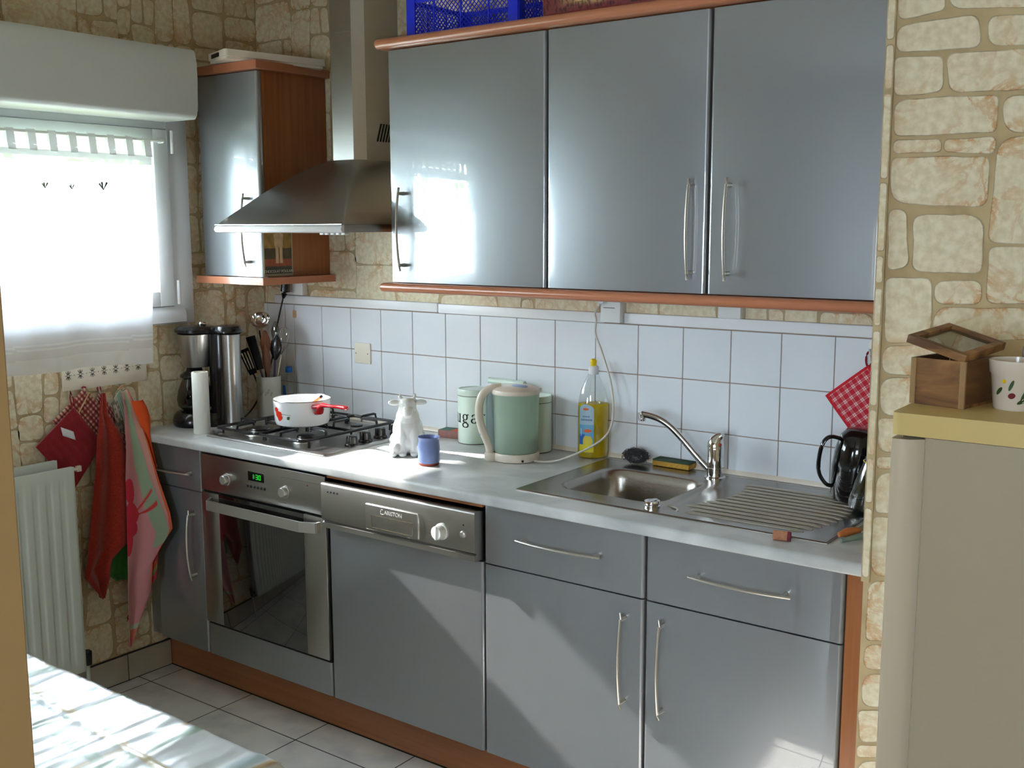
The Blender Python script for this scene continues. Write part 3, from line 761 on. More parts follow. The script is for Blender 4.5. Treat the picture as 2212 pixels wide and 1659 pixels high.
# ------------------------------------------------------------------ bow handle
def handle(parent, c, axis, length=0.256, out=(0, -1, 0), bow=0.014, stand=0.022, post_in=0.018, matn='steel_sat'):
    c = Vector(c); a = Vector(axis).normalized(); o = Vector(out).normalized(); w = a.cross(o)
    b = B(); pts = []
    for k in range(17):
        t = -1 + 2 * k / 16
        pts.append(c + a * (t * length / 2) + o * (stand + bow * (1 - t * t)))
    b.tube(pts, 0.0042, 10, flat=(1.0, 0.8))
    for s_ in (-1, 1):
        p0 = c + a * s_ * (length / 2 - post_in); tt = 1 - 2 * post_in / length
        b.tube([p0, p0 + o * (stand + bow * (1 - tt * tt))], [0.006, 0.0045], 12)
    return build('handle', b, matn, parent)

def door_slab(parent, name, x0, x1, z0, z1, yb, yf, matn='door_grey', rad=0.009):
    """front board with rounded vertical edges; yb back, yf front (smaller y)"""
    n = 5; pts = [(x1, yb)]
    for k in range(n + 1):
        a = R(0 - 90 * k / n); pts.append((x1 - rad + rad * math.cos(a), yf + rad + rad * math.sin(a)))
    for k in range(n + 1):
        a = R(-90 - 90 * k / n); pts.append((x0 + rad + rad * math.cos(a), yf + rad + rad * math.sin(a)))
    pts.append((x0, yb))
    b = B(); b.prism(pts, 'xy', z0, z1, smooth=True)
    return build(name, b, matn, parent)

YD, YB = -0.5965, -0.5775
def carcass(parent, x0, x1, z0, z1, y0, y1, t=0.016, top=False, matn='wood'):
    b = B(); b.box(x0, y0, z0, x0 + t, y1, z1); b.box(x1 - t, y0, z0, x1, y1, z1); b.box(x0 + t, y0, z0, x1 - t, y1, z0 + t); b.box(x0 + t, y1 - 0.006, z0 + t, x1 - t, y1, z1)
    if top: b.box(x0 + t, y0, z1 - t, x1 - t, y1 - 0.006, z1)
    return build('carcass', b, matn, parent)

# base units
def base_unit(x0, x1, label, dh, vh):
    t = thing('base_cabinet', label, 'cabinet', ((x0 + x1) / 2, -0.3, 0.15), 'grey fronted base cabinets')
    carcass(t, x0 + 0.001, x1 - 0.001, 0.15, 0.874, -0.576, -0.012)
    d = door_slab(t, 'door', x0 + 0.002, x1 - 0.002, 0.152, 0.7018, YB, YD)
    w = door_slab(t, 'drawer', x0 + 0.002, x1 - 0.002, 0.7058, 0.868, YB, YD)
    handle(w, ((dh[0] + dh[1]) / 2, YD, 0.794), (1, 0, 0), dh[1] - dh[0])
    handle(d, (vh[0], YD, (vh[1] + vh[2]) / 2), (0, 0, 1), vh[2] - vh[1])
    return t
base_unit(1.553, 2.056, 'grey base cabinet between the dishwasher and the last cabinet, drawer over door', (1.678, 1.938), (2.003, 0.41, 0.665))
base_unit(2.058, 2.556, 'grey base cabinet beneath the draining board, next to the end wall', (2.186, 2.440), (2.112, 0.412, 0.670))
t = thing('base_cabinet', 'narrow dark grey base cabinet in the corner beside the oven and hanging towels', 'cabinet', (0.2, -0.3, 0.15), 'grey fronted base cabinets')
carcass(t, 0.062, 0.337, 0.15, 0.874, -0.576, -0.012)
d = door_slab(t, 'door', 0.0635, 0.3365, 0.152, 0.7215, YB, YD); w = door_slab(t, 'drawer', 0.0635, 0.3365, 0.7245, 0.868, YB, YD)
handle(w, (0.184, YD, 0.783), (1, 0, 0), 0.23); handle(d, (0.287, YD, 0.532), (0, 0, 1), 0.25)
b = B(); b.box(0.002, -0.585, 0.15, 0.0605, -0.57, 0.874); build('filler_strip', b, 'door_grey', t)
# oven housing
t = thing('oven_plinth_cabinet', 'low grey panelled box directly below the oven', 'cabinet', (0.64, -0.3, 0.15))
carcass(t, 0.338, 0.946, 0.15, 0.262, -0.576, -0.012, matn='dark_gap')
door_slab(t, 'lower_panel', 0.3395, 0.9445, 0.152, 0.262, YB, YD)
b = B(); b.box(2.557, -0.592, 0.0, 2.6045, -0.012, 0.8745, 0.001); tag(build('end_panel', b, 'wood'), 'upright wooden end panel between the last base cabinet and the end wall', 'panel')
b = B(); b.box(0.002, -0.517, 0.0, 2.556, -0.50, 0.1495, 0.001); b.box(0.002, -0.5185, 0.0, 2.556, -0.5171, 0.004, mi=1); tag(build('kick_board', b, ['wood_x', 'black_matte']), 'long orange-brown wooden kick board under the base cabinets', 'kick board')
b = B(); b.box(0.95, -0.60, 0.861, 1.5515, -0.575, 0.8746); tag(build('worktop_batten', b, 'wood_x'), 'thin reddish wooden batten under the worktop above the dishwasher', 'batten')

# worktop
wp = [(0.0, 0.875), (0.0, 0.905)]
WF = -0.6247
top_prof = lambda ya, yb: None
def wt_prof(ya, yb):
    if ya <= WF + 1e-6:
        pts = [(yb, 0.875), (yb, 0.905)]
        r = 0.010
        for k in range(6):
            a = R(90 + 90 * k / 5); pts.append((WF + r + r * math.cos(a), 0.905 - r + r * math.sin(a)))
        for k in range(4):
            a = R(180 + 90 * k / 3); pts.append((WF + 0.005 + 0.005 * math.cos(a), 0.880 + 0.005 * math.sin(a)))
        return pts
    return [(yb, 0.875), (yb, 0.905), (ya, 0.905), (ya, 0.875)]
b = B()
BX0, BX1, BY0, BY1 = 1.668, 2.02, -0.458, -0.128
b.prism(wt_prof(WF, -0.0088), 'yz', 0.002, BX0, smooth=True); b.prism(wt_prof(WF, BY0), 'yz', BX0, BX1, smooth=True); b.prism(wt_prof(BY1, -0.0088), 'yz', BX0, BX1); b.prism(wt_prof(WF, -0.0088), 'yz', BX1, 2.602, smooth=True)
tag(build('worktop', b, 'worktop'), 'long pale grey marbled laminate worktop with rounded front edge', 'worktop')

# ------------------------------------------------------------------ oven
ov = thing('oven', 'built-in stainless steel oven with dark glass door under the hob', 'oven', (0.64, -0.3, 0.27))
b = B(); b.box(0.36, -0.583, 0.27, 0.92, -0.05, 0.85); build('oven_body', b, 'black_matte', ov)
b = B(); b.box(0.341, -0.6015, 0.738, 0.9415, -0.584, 0.862, 0.002); cp = build('control_panel', b, 'steel', ov)
b = B(); b.box(0.3435, -0.592, 0.262, 0.9455, -0.584, 0.738); build('seal', b, 'black_matte', ov)
b = B(); b.box(0.341, -0.603, 0.271, 0.431, -0.586, 0.731, 0.002); b.box(0.842, -0.603, 0.271, 0.9415, -0.586, 0.731, 0.002); b.box(0.35, -0.5865, 0.273, 0.935, -0.5845, 0.729); dr = build('oven_door', b, 'steel', ov)
M['oven_glass'] = mat('oven_glass', srgb(20, 18, 18), rough=0.05, coat=1.0, coat_rough=0.02, spec=1.0)
b = B(); b.box(0.431, -0.6028, 0.271, 0.842, -0.587, 0.731, 0.001); build('door_glass', b, 'oven_glass', dr)
b = B()
zt, zb = 0.7165, 0.684
def strip(pts2, z0, z1, th):
    for (p0, p1) in zip(pts2[:-1], pts2[1:]):
        d = Vector((p1[0] - p0[0], p1[1] - p0[1])).normalized(); n_ = Vector((-d.y, d.x)) * th / 2
        b.prism([(p0[0] + n_.x, p0[1] + n_.y), (p1[0] + n_.x, p1[1] + n_.y), (p1[0] - n_.x, p1[1] - n_.y), (p0[0] - n_.x, p0[1] - n_.y)], 'xy', z0, z1)
strip([(0.392, -0.603), (0.418, -0.640), (0.862, -0.640), (0.916, -0.621), (0.916, -0.603)], zb, zt, 0.008)
build('handle', b, 'alu', dr)
for x, z in ((0.475, 0.789), (0.762, 0.789)):
    b = B(); b.xf = Matrix.Translation((x, -0.6015, z)) @ Matrix.Rotation(R(90), 4, 'X')
    b.lathe([(0.021, 0.0), (0.021, 0.003), (0.0175, 0.004), (0.0165, 0.016), (0.014, 0.019)], seg=32); build('knob', b, 'alu', cp)
b = B(); b.box(0.586, -0.6032, 0.803, 0.662, -0.6008, 0.833, 0.0008); disp = build('display', b, 'display', cp)
def seg7(b, x, z, h, w, on, y, mi=0, t=0.0016):
    S_ = {'a': (x, z + h, x + w, z + h), 'd': (x, z, x + w, z), 'g': (x, z + h / 2, x + w, z + h / 2), 'f': (x, z + h / 2, x, z + h), 'b': (x + w, z + h / 2, x + w, z + h), 'e': (x, z, x, z + h / 2), 'c': (x + w, z, x + w, z + h / 2)}
    for k in on:
        a = S_[k]; b.box(min(a[0], a[2]) - t / 2, y, min(a[1], a[3]) - t / 2, max(a[0], a[2]) + t / 2, y + 0.0006, max(a[1], a[3]) + t / 2, mi=mi)
b = B(); yy = -0.6040
seg7(b, 0.606, 0.811, 0.014, 0.007, 'bc', yy); b.box(0.6185, yy, 0.814, 0.6203, yy + 0.0006, 0.816); b.box(0.6185, yy, 0.820, 0.6203, yy + 0.0006, 0.822)
seg7(b, 0.626, 0.811, 0.014, 0.008, 'abcdg', yy); seg7(b, 0.640, 0.811, 0.014, 0.008, 'abcdef', yy)
build('digits', b, 'digits', disp)
for k in range(6):
    b = B(); b.sphere((0.582 + 0.0165 * k, -0.602, 0.7835 + 0.0), 0.005, sy=0.6, seg=12); build('button', b, 'black', cp)
b = B(); b.sphere((0.864, -0.602, 0.824), 0.0025, seg=8); build('indicator_light', b, 'red_dot', cp)
b = B(); b.box(0.735, -0.6019, 0.7515, 0.765, -0.6012, 0.7525); b.box(0.745, -0.6019, 0.8345, 0.93, -0.6012, 0.8352); build('markings', b, 'tan_line', cp)

# ------------------------------------------------------------------ dishwasher
dw = thing('dishwasher', 'dishwasher with stainless control panel and plain grey door between oven and cabinet', 'dishwasher', (1.25, -0.3, 0.15))
b = B(); b.box(0.955, -0.575, 0.152, 1.545, -0.03, 0.84); build('tub', b, 'black_matte', dw)
door_slab(dw, 'door_panel', 0.949, 1.5505, 0.152, 0.7045, YB, YD)
YP = -0.632
b = B()
b.prism([(-0.58, 0.713), (-0.58, 0.846), (-0.622, 0.8545), (YP + 0.002, 0.851), (YP, 0.847), (YP, 0.741), (YP + 0.001, 0.738), (YP + 0.011, 0.734), (YP + 0.002, 0.729), (YP + 0.001, 0.7145), (-0.62, 0.713)], 'yz', 0.956, 1.5495)
pn = build('control_panel', b, 'steel', dw)
b = B(); b.box(1.145, YP - 0.006, 0.742, 1.352, YP + 0.002, 0.819, 0.004, 3); gp = build('grip_recess', b, 'steel', pn)
b = B()
for q in ((1.168, 0.7495, 1.332, 0.7515), (1.168, 0.7865, 1.332, 0.7885), (1.168, 0.75, 1.170, 0.788), (1.330, 0.75, 1.332, 0.788)): b.box(q[0], YP - 0.0066, q[1], q[2], YP - 0.0055, q[3])
build('groove', b, 'tan_line', gp)
def text_mesh(txt, size, extrude=0.0006):
    c = bpy.data.curves.new('t', 'FONT'); c.body = txt; c.size = size; c.extrude = extrude; c.align_x = 'CENTER'
    o = bpy.data.objects.new('t', c); COL.objects.link(o)
    dg = bpy.context.evaluated_depsgraph_get(); me = bpy.data.meshes.new_from_object(o.evaluated_get(dg))
    bm = bmesh.new(); bm.from_mesh(me); bpy.data.objects.remove(o); bpy.data.meshes.remove(me); bpy.data.curves.remove(c)
    return bm
b = B(); b.xf = Matrix.Translation((1.257, YP - 0.0066, 0.797)) @ Matrix.Rotation(R(90), 4, 'X')
b.absorb(text_mesh('ARISTON', 0.0165))
b.tube([(-0.043 + 0.006 * math.cos(R(a)), 0.0055 + 0.0075 * math.sin(R(a)), 0.0) for a in range(60, 330, 27)], 0.0009, 6)
b.tube([(-0.049, -0.001, 0), (-0.038, -0.001, 0)], 0.0009, 6)
build('brand_letters', b, 'letter_bright', gp)
for k in range(4):
    b = B(); b.sphere((0.985 + k * 0.0135, YP, 0.828 - 0.0), 0.0032, sy=0.5, seg=10); build('indicator_light', b, 'black', pn)
b = B(); b.xf = Matrix.Translation((1.436, YP, 0.782)) @ Matrix.Rotation(R(90), 4, 'X')
b.lathe([(0.0235, 0.0), (0.0235, 0.006), (0.020, 0.008), (0.0195, 0.026), (0.017, 0.029)], seg=36)
b.box(-0.0035, -0.019, 0.027, 0.0035, 0.019, 0.031, 0.001); build('knob', b, 'white_plastic', pn)
b = B(); b.xf = Matrix.Translation((1.511, YP, 0.786)) @ Matrix.Rotation(R(90), 4, 'X'); b.lathe([(0.010, 0.0), (0.0095, 0.005), (0.007, 0.007)], seg=24); build('button', b, 'alu', pn)
b = B(); b.sphere((1.511, YP, 0.812), 0.0028, sy=0.5, seg=8); build('indicator_light', b, 'black', pn)
b = B()
for k in range(6): b.box(1.385, YP - 0.0004, 0.762 + k * 0.0085, 1.392, YP + 0.0002, 0.7632 + k * 0.0085)
build('markings', b, 'tan_line', pn)

# ------------------------------------------------------------------ wall units
ZT, ZB, YU = 2.1555, 1.4445, -0.3235
def wall_unit(x0, x1, label, hx, left_side=False):
    t = thing('wall_cabinet', label, 'cabinet', ((x0 + x1) / 2, -0.15, ZB), 'grey fronted wall cabinets')
    carcass(t, x0 + 0.001, x1 - 0.001, ZB, ZT, -0.302, -0.008, top=True)
    d = door_slab(t, 'door', x0 + 0.0025, x1 - 0.0025, ZB + 0.002, ZT - 0.003, -0.3035, YU, rad=0.009)
    handle(d, (hx, YU, 1.610), (0, 0, 1), 0.256)
    return t
wall_unit(0.974, 1.570, 'wide grey wall cabinet next to the hood, its glossy door mirroring the window', 1.034)
wall_unit(1.571, 2.068, 'middle grey wall cabinet of the long row, handle along its right edge', 2.026)
wall_unit(2.069, 2.568, 'grey wall cabinet beside the end wall, handle along its left edge', 2.130)
b = B(); b.box(2.569, -0.302, ZB, 2.604, -0.008, ZT); tag(build('filler_panel', b, 'wood'), 'narrow wooden filler between the wall cabinets and the end wall', 'panel')
def rail_prof(yf, z0, z1):
    r = (z1 - z0) / 2; pts = [(-0.0012, z0), (-0.0012, z1)]
    for k in range(9):
        a = R(90 + 180 * k / 8); pts.append((yf + r + r * math.cos(a), (z0 + z1) / 2 + r * math.sin(a)))
    return pts
def rail(name, x0, x1, yf, z0, z1, label, cat, yb=-0.0012):
    # board with a rounded front edge, ends rounded in plan
    b = B(); r = (z1 - z0) / 2; rings = []
    nseg = 10
    for k in range(-nseg, 1):
        a = R(90 * k / nseg)   # left end bullnose
        xx = x0 + r * 0.8 - r * 0.8 * math.cos(R(90 * (1 + k / nseg)) ) if False else None
    xsamp = [(x0, 0.35), (x0 + 0.002, 0.65), (x0 + 0.006, 0.9), (x0 + 0.012, 1.0), (x1, 1.0)]
    for xx, s_ in xsamp:
        rr = r * s_; ring = []
        cz = (z0 + z1) / 2
        ring.append((xx, yb, cz - rr)); ring.append((xx, yb, cz + rr))
        for k in range(9):
            a = R(90 + 180 * k / 8); ring.append((xx, yf + r + rr * math.cos(a), cz + rr * math.sin(a)))
        rings.append(ring)
    b.loft(rings)
    return tag(build(name, b, 'rail'), label, cat)
rail('light_rail', 0.945, 2.603, -0.352, 1.4155, 1.4435, 'long rounded orange-brown rail under the row of three wall cabinets', 'rail')
rail('cornice_board', 0.945, 2.603, -0.356, 2.1565, 2.1865, 'long rounded orange-brown cornice on top of the row of wall cabinets', 'cornice')

# corner wall cabinet
cw = thing('wall_cabinet', 'narrow corner wall cabinet with grey door and wooden side, left of the hood', 'cabinet', (0.2, -0.15, 1.44), 'grey fronted wall cabinets')
carcass(cw, 0.045, 0.370, 1.4435, 2.150, -0.302, -0.003, top=True)
d = door_slab(cw, 'door', 0.046, 0.369, 1.4455, 2.147, -0.3035, YU, rad=0.012)
handle(d, (0.306, YU, 1.607), (0, 0, 1), 0.256)
b = B(); b.prism(rounded_rect(0.03, -0.348, 0.396, -0.0013, 0.006), 'xy', 2.1505, 2.178, smooth=True); build('top_board', b, 'rail', cw)
b = B(); b.prism(rounded_rect(0.03, -0.348, 0.400, -0.0013, 0.006), 'xy', 1.418, 1.443, smooth=True); build('bottom_board', b, 'rail', cw)

# poster card on the cabinet side
def pcol(u, v):
    # v from top to bottom
    x, y = u, v
    c = Vector((0.30, 0.17, 0.04)) if y < 0.45 else Vector((0.07, 0.05, 0.025))
    n_ = noise.noise(Vector((x * 7, y * 7, 3)))
    c = c * (1 + 0.5 * n_)
    if y > 0.66: c = Vector((0.28, 0.07, 0.03)) * (1 + 0.4 * n_)
    fx = abs(x - 0.52)
    if (0.02 < y < 0.16 and fx < 0.10) or (0.16 <= y < 0.42 and fx < 0.16 - 0.1 * (y - 0.16)) or (0.42 <= y < 0.74 and 0.02 < fx < 0.12): c = Vector((0.62, 0.42, 0.24)) * (0.9 + 0.3 * n_)
    if y > 0.80: c = Vector((0.05, 0.05, 0.035))
    if x < 0.05 or x > 0.95 or y > 0.95 or y < 0.03: c = Vector((0.38, 0.33, 0.24))
    return (c.x, c.y, c.z, 1)
ps = thing('picture_card', 'small vintage picture card with a cream border taped to the wooden cabinet side', 'picture', (0.372, -0.255, 1.447))
b = B(); y0, y1, z0, z1 = -0.322, -0.186, 1.447, 1.622
b.grid(lambda u, v: (0.3722 + 0.0012 * math.sin(u * 3), y0 + (y1 - y0) * u, z1 + (z0 - z1) * v), 60, 80, col=pcol); build('card', b, 'card_print', ps, solid=0.0006, normals=False)
b = B(); b.xf = Matrix.Translation((0.3737, (y0 + y1) / 2, 1.459)) @ Matrix.Rotation(R(90), 4, 'Z') @ Matrix.Rotation(R(90), 4, 'X')
b.absorb(text_mesh('CHOCOLAT POULAIN', 0.0135, 0.0002)); build('lettering', b, 'switch_cream', ps)

# cream tray on the corner cabinet
b = B(); b.xf = Matrix.Translation((0.322, -0.414, 2.1785)) @ Matrix.Rotation(R(-19), 4, 'Z') @ Matrix.Rotation(R(-1.2), 4, 'X')
out = rounded_rect(-0.17, 0.0, 0.0, 0.37, 0.012)
b.prism([(a * 0.92 - 0.007, c * 0.98 + 0.004) for a, c in out], 'xy', 0.0025, 0.012); b.prism(out, 'xy', 0.012, 0.034, smooth=True)
b.box(-0.125, -0.004, 0.014, -0.055, 0.001, 0.028, 0.002, 2, mi=1)
tag(build('plastic_tray', b, ['cream', 'grille_dark']), 'flat cream plastic tray with a grip hole, lying on the corner wall cabinet', 'tray')

# ------------------------------------------------------------------ extractor hood
hood = thing('extractor_hood', 'stainless steel chimney hood between the corner cabinet and the wall cabinets', 'extractor hood', (0.648, -0.25, 1.6))
ch = [(0.569, -0.164), (0.600, -0.195), (0.697, -0.195), (0.728, -0.164), (0.728, -0.0012), (0.569, -0.0012)]
b = B(); b.prism(ch, 'xy', 1.838, ZC); chim = build('chimney', b, 'steel', hood)
b = B(); b.prism([(0.5685, -0.1645), (0.5997, -0.1957), (0.6973, -0.1957), (0.7287, -0.1645), (0.7287, -0.0012), (0.5685, -0.0012)], 'xy', 2.26, ZC); build('upper_sleeve', b, 'steel', chim)
b = B()
for k in range(6):
    y = -0.115 + 0.014 * k
    p_ = [(y, 1.905), (y + 0.007, 1.905), (y + 0.027, 1.965), (y + 0.020, 1.965)]
    b.prism(p_, 'yz', 0.7282, 0.7295)
build('vent_grille', b, 'grille_dark', chim)
# canopy
hx0, hx1, hy0, hy1 = 0.348, 0.944, -0.498, -0.0012
b = B(); rings = []
nk = 20
def oct_ring(t):
    # t 0 at rim, 1 at chimney
    w = 1 - (1 - t) ** 1.0
    top = [(0.569, -0.0012), (0.569, -0.17), (0.60, -0.205), (0.697, -0.205), (0.728, -0.17), (0.728, -0.0012)]
    bot = [(hx0, hy1), (hx0, hy0), (hx0 + 0.004, hy0), (hx1 - 0.004, hy0), (hx1, hy0), (hx1, hy1)]
    return [(a[0] * (1 - w) + c[0] * w, a[1] * (1 - w) + c[1] * w) for a, c in zip(bot, top)]
for k in range(nk + 1):
    t_ = k / nk
    z = 1.626 + (1.842 - 1.626) * (0.55 * t_ + 0.45 * math.sin(t_ * PI / 2))
    rings.append([(x, y, z) for x, y in oct_ring(t_)])
b.loft(rings, smooth=True, cap0=True, cap1=True)
build('canopy', b, 'steel', hood)
b = B(); b.box(hx0, hy0 + 0.004, 1.602, hx1, hy1, 1.6255, 0.001); rim = build('rim', b, 'steel', hood)
b = B(); b.prism([(hy0 + 0.004, 1.600), (hy0 - 0.006, 1.603), (hy0 - 0.011, 1.612), (hy0 - 0.006, 1.621), (hy0 + 0.004, 1.6245)], 'yz', hx0, hx1, smooth=True); build('front_strip', b, 'bright_alu', rim)
b = B(); b.box(hx0, hy0 - 0.008, 1.6258, hx1, hy0 + 0.004, 1.6272); build('edge_line', b, 'chrome', rim)
b = B()
for k in range(5): b.box(0.80 + 0.024 * k, -0.46, 1.594, 0.816 + 0.024 * k, -0.44, 1.6015, 0.002)
build('switches', b, 'white_plastic', rim)
b = B(); b.xf = Matrix.Translation((0.615, -0.452, 1.6525)) @ Matrix.Rotation(R(36), 4, 'X'); b.box(-0.012, -0.0035, 0, 0.012, 0.0035, 0.0012); build('badge', b, 'alu', hood)

# ------------------------------------------------------------------ items on top of wall cabinets
cr8 = thing('plastic_crate', 'bright blue latticed plastic crate on top of the wall cabinets', 'crate', (1.3, -0.17, 2.187))
def lattice(b, p0, p1, z0, z1, step=0.0155, th=0.0022):
    """diamond net wall between two plan points"""
    p0 = Vector(p0); p1 = Vector(p1); Lh = (p1 - p0).length; d = (p1 - p0) / Lh; nrm = Vector((-d.y, d.x))
    def P(s_, z): q = p0 + d * s_; return Vector((q.x, q.y, z))
    H = z1 - z0
    def bar(a, c):
        dd = (c - a).normalized(); up = Vector((nrm.x, nrm.y, 0)); w = dd.cross(up).normalized() * th / 2; u = up * th / 2
        vs0 = [a + w + u, a - w + u, a - w - u, a + w - u]; vs1 = [c + w + u, c - w + u, c - w - u, c + w - u]
        b.loft([vs0, vs1], smooth=False)
    s_ = -H
    while s_ < Lh:
        for sg in (1, -1):
            a0, a1 = (s_, s_ + H)
            t0 = max(0, -a0 / H); t1 = min(1, (Lh - a0) / H)
            if t1 > t0:
                zA, zB_ = (z0 + H * t0, z0 + H * t1) if sg > 0 else (z1 - H * t0, z1 - H * t1)
                bar(P(a0 + H * t0, zA), P(a0 + H * t1, zB_))
        s_ += step
cx0, cx1, cy0, cy1, cz0, cz1 = 1.045, 1.455, -0.30, -0.03, 2.188, 2.30
for (a, c) in (((cx0, cy0), (cx1, cy0)), ((cx0, cy1), (cx1, cy1)), ((cx0, cy0), (cx0, cy1)), ((cx1, cy0), (cx1, cy1))):
    b = B(); lattice(b, a, c, cz0 + 0.006, cz1 - 0.012)
    d = Vector((c[0] - a[0], c[1] - a[1])).normalized(); n_ = int((Vector(c) - Vector(a)).length / 0.085)
    for z0, z1 in ((cz0, cz0 + 0.008), (cz1 - 0.014, cz1)): b.box(min(a[0], c[0]) - 0.002, min(a[1], c[1]) - 0.002, z0, max(a[0], c[0]) + 0.002, max(a[1], c[1]) + 0.002, z1)
    for k in range(1, n_):
        px_, py_ = a[0] + (c[0] - a[0]) * k / n_, a[1] + (c[1] - a[1]) * k / n_; b.box(px_ - 0.0022, py_ - 0.0022, cz0, px_ + 0.0022, py_ + 0.0022, cz1)
    build('side', b, 'blue_plastic', cr8, normals=False)
for x in (cx0, cx1):
    for y in (cy0, cy1):
        b = B(); sx_ = 1 if x == cx0 else -1; sy_ = 1 if y == cy0 else -1
        b.box(min(x - sx_ * 0.004, x + sx_ * 0.03), min(y - sy_ * 0.005, y), cz0, max(x - sx_ * 0.004, x + sx_ * 0.03), max(y - sy_ * 0.005, y), cz1 + 0.003, 0.001); b.box(min(x - sx_ * 0.005, x), min(y, y + sy_ * 0.03), cz0, max(x - sx_ * 0.005, x), max(y, y + sy_ * 0.03), cz1 + 0.003, 0.001)
        build('corner_post', b, 'blue_plastic', cr8)
b = B(); b.box(cx0, cy0, cz0, cx1, cy1, cz0 + 0.003)
build('base', b, 'blue_plastic', cr8)

bx = thing('tin_box', 'dark red box printed with a golden forest, beside the blue crate on the cabinets', 'box', (1.75, -0.2, 2.187))
b = B(); b.box(1.565, -0.335, 2.1875, 1.925, -0.03, 2.30, 0.002); build('box_body', b, 'cardboard_red', bx)
def fcol(u, v):
    n_ = noise.noise(Vector((u * 9, v * 6, 1))); g = max(0, 1 - abs(u - 0.42) * 3.4) * max(0, 1 - max(0, (v - 0.72)) * 5)
    c = Vector((0.16, 0.02, 0.025)).lerp(Vector((0.85, 0.62, 0.22)), min(1, g * (0.75 + n_ * 0.6)))
    tr_ = noise.noise(Vector((u * 60, v * 9, 5)))
    if tr_ > 0.12 and v > 0.3: c = c * 0.35
    return (max(c.x, 0.01), max(c.y, 0.005), max(c.z, 0.005), 1)
b = B(); b.grid(lambda u, v: (1.568 + 0.354 * u, -0.3356, 2.298 - 0.107 * v), 110, 40, col=fcol, smooth=False); build('printed_front', b, 'card_print', bx, normals=False)

# ------------------------------------------------------------------ hob
HX0, HX1, HY0, HY1 = 0.293, 0.882, -0.540, -0.058
hob = thing('gas_hob', 'stainless four-burner gas hob with black pan supports set in the worktop', 'hob', ((HX0 + HX1) / 2, -0.3, 0.905))
b = B()
rings = []
for ins, z in ((0.0, 0.9053), (0.0, 0.9075), (0.003, 0.9105), (0.020, 0.9125), (0.026, 0.9115), (0.030, 0.9085)):
    rings.append([(x, y, z) for x, y in rounded_rect(HX0 + ins, HY0 + ins, HX1 - ins, HY1 - ins, 0.012, 4)])
b.loft(rings, smooth=True); build('hob_plate', b, 'steel', hob)
burners = [(0.425, -0.410, 0.040), (0.655, -0.410, 0.032), (0.425, -0.170, 0.032), (0.655, -0.170, 0.024)]
for (x, y, r_) in burners:
    b = B(); b.lathe([(r_ + 0.014, 0.9085), (r_ + 0.012, 0.911), (r_, 0.912), (r_, 0.920), (r_ * 0.96, 0.922)], (x, y, 0), 36)
    bo = build('burner', b, 'steel', hob)
    b = B(); b.lathe([(r_ * 0.9, 0.9222), (r_ * 0.93, 0.926), (r_ * 0.85, 0.9295), (r_ * 0.2, 0.9305)], (x, y, 0), 36); build('burner_cap', b, 'iron', bo)
for (x0, x1) in ((0.325, 0.538), (0.542, 0.755)):
    b = B(); z = 0.936; y0, y1 = -0.518, -0.075; rr = 0.018
    pl = rounded_rect(x0, y0, x1, y1, rr, 4); b.tube([(a, c, z) for a, c in pl], 0.0052, 8, closed=True)
    for fx in (x0 + 0.02, x1 - 0.02):
        for fy in (y0 + 0.03, (y0 + y1) / 2, y1 - 0.03):
            sx_ = -0.02 if fx < (x0 + x1) / 2 else 0.02
            b.tube([(fx + sx_, fy, z), (fx + sx_ * 0.9, fy, 0.9105)], 0.004, 8)
    xm = (x0 + x1) / 2
    for yc in (-0.410, -0.170):
        for ang in (0, 90, 180, 270):
            dx, dy = math.cos(R(ang)), math.sin(R(ang))
            rO = 0.106 if ang in (0, 180) else 0.108
            if ang in (90, 270): rO = 0.105
            b.tube([(xm + dx * rO, yc + dy * rO, z), (xm + dx * (rO - 0.003), yc + dy * (rO - 0.003), 0.951), (xm + dx * (rO - 0.012), yc + dy * (rO - 0.012), 0.9535), (xm + dx * 0.04, yc + dy * 0.04, 0.9535), (xm + dx * 0.032, yc + dy * 0.032, 0.951), (xm + dx * 0.032, yc + dy * 0.032, 0.943)], 0.0046, 8)
    b.tube([(x0, -0.29, z), (x1, -0.29, z)], 0.005, 8)
    build('pan_support', b, 'iron', hob)
for (x, y) in ((0.835, -0.375), (0.823, -0.30), (0.818, -0.222), (0.822, -0.145)):
    b = B(); b.lathe([(0.024, 0.9085), (0.0235, 0.914), (0.019, 0.918), (0.018, 0.940), (0.015, 0.943)], (x, y, 0), 28); b.box(x - 0.004, y - 0.02, 0.918, x + 0.004, y + 0.02, 0.944, 0.002); build('knob', b, 'black', hob)

# saucepan
pc = Vector((0.603, -0.375, 0.9575)); pr = 0.098
pan = thing('saucepan', 'white enamel saucepan with red poppies and red handle on the hob', 'saucepan', pc)
b = B(); b.lathe([(0.0, 0.0), (pr * 0.80, 0.0), (pr * 0.9, 0.005), (pr * 0.945, 0.016), (pr * 0.985, 0.083), (pr * 1.0, 0.087), (pr * 0.985, 0.088), (pr * 0.965, 0.084), (pr * 0.925, 0.018), (pr * 0.86, 0.006), (0.0, 0.005)], pc, 56, cap0=False, cap1=False)
pb = build('pan_body', b, 'enamel', pan)
b = B(); b.tube([pc + Vector((pr * 0.996 * math.cos(R(a)), pr * 0.996 * math.sin(R(a)), 0.0877)) for a in range(0, 360, 8)], 0.0014, 6, closed=True); build('rim', b, 'chrome', pb)
hdv = Vector((0.975, -0.20, 0)).normalized()
b = B(); side = Vector((-hdv.y, hdv.x, 0))
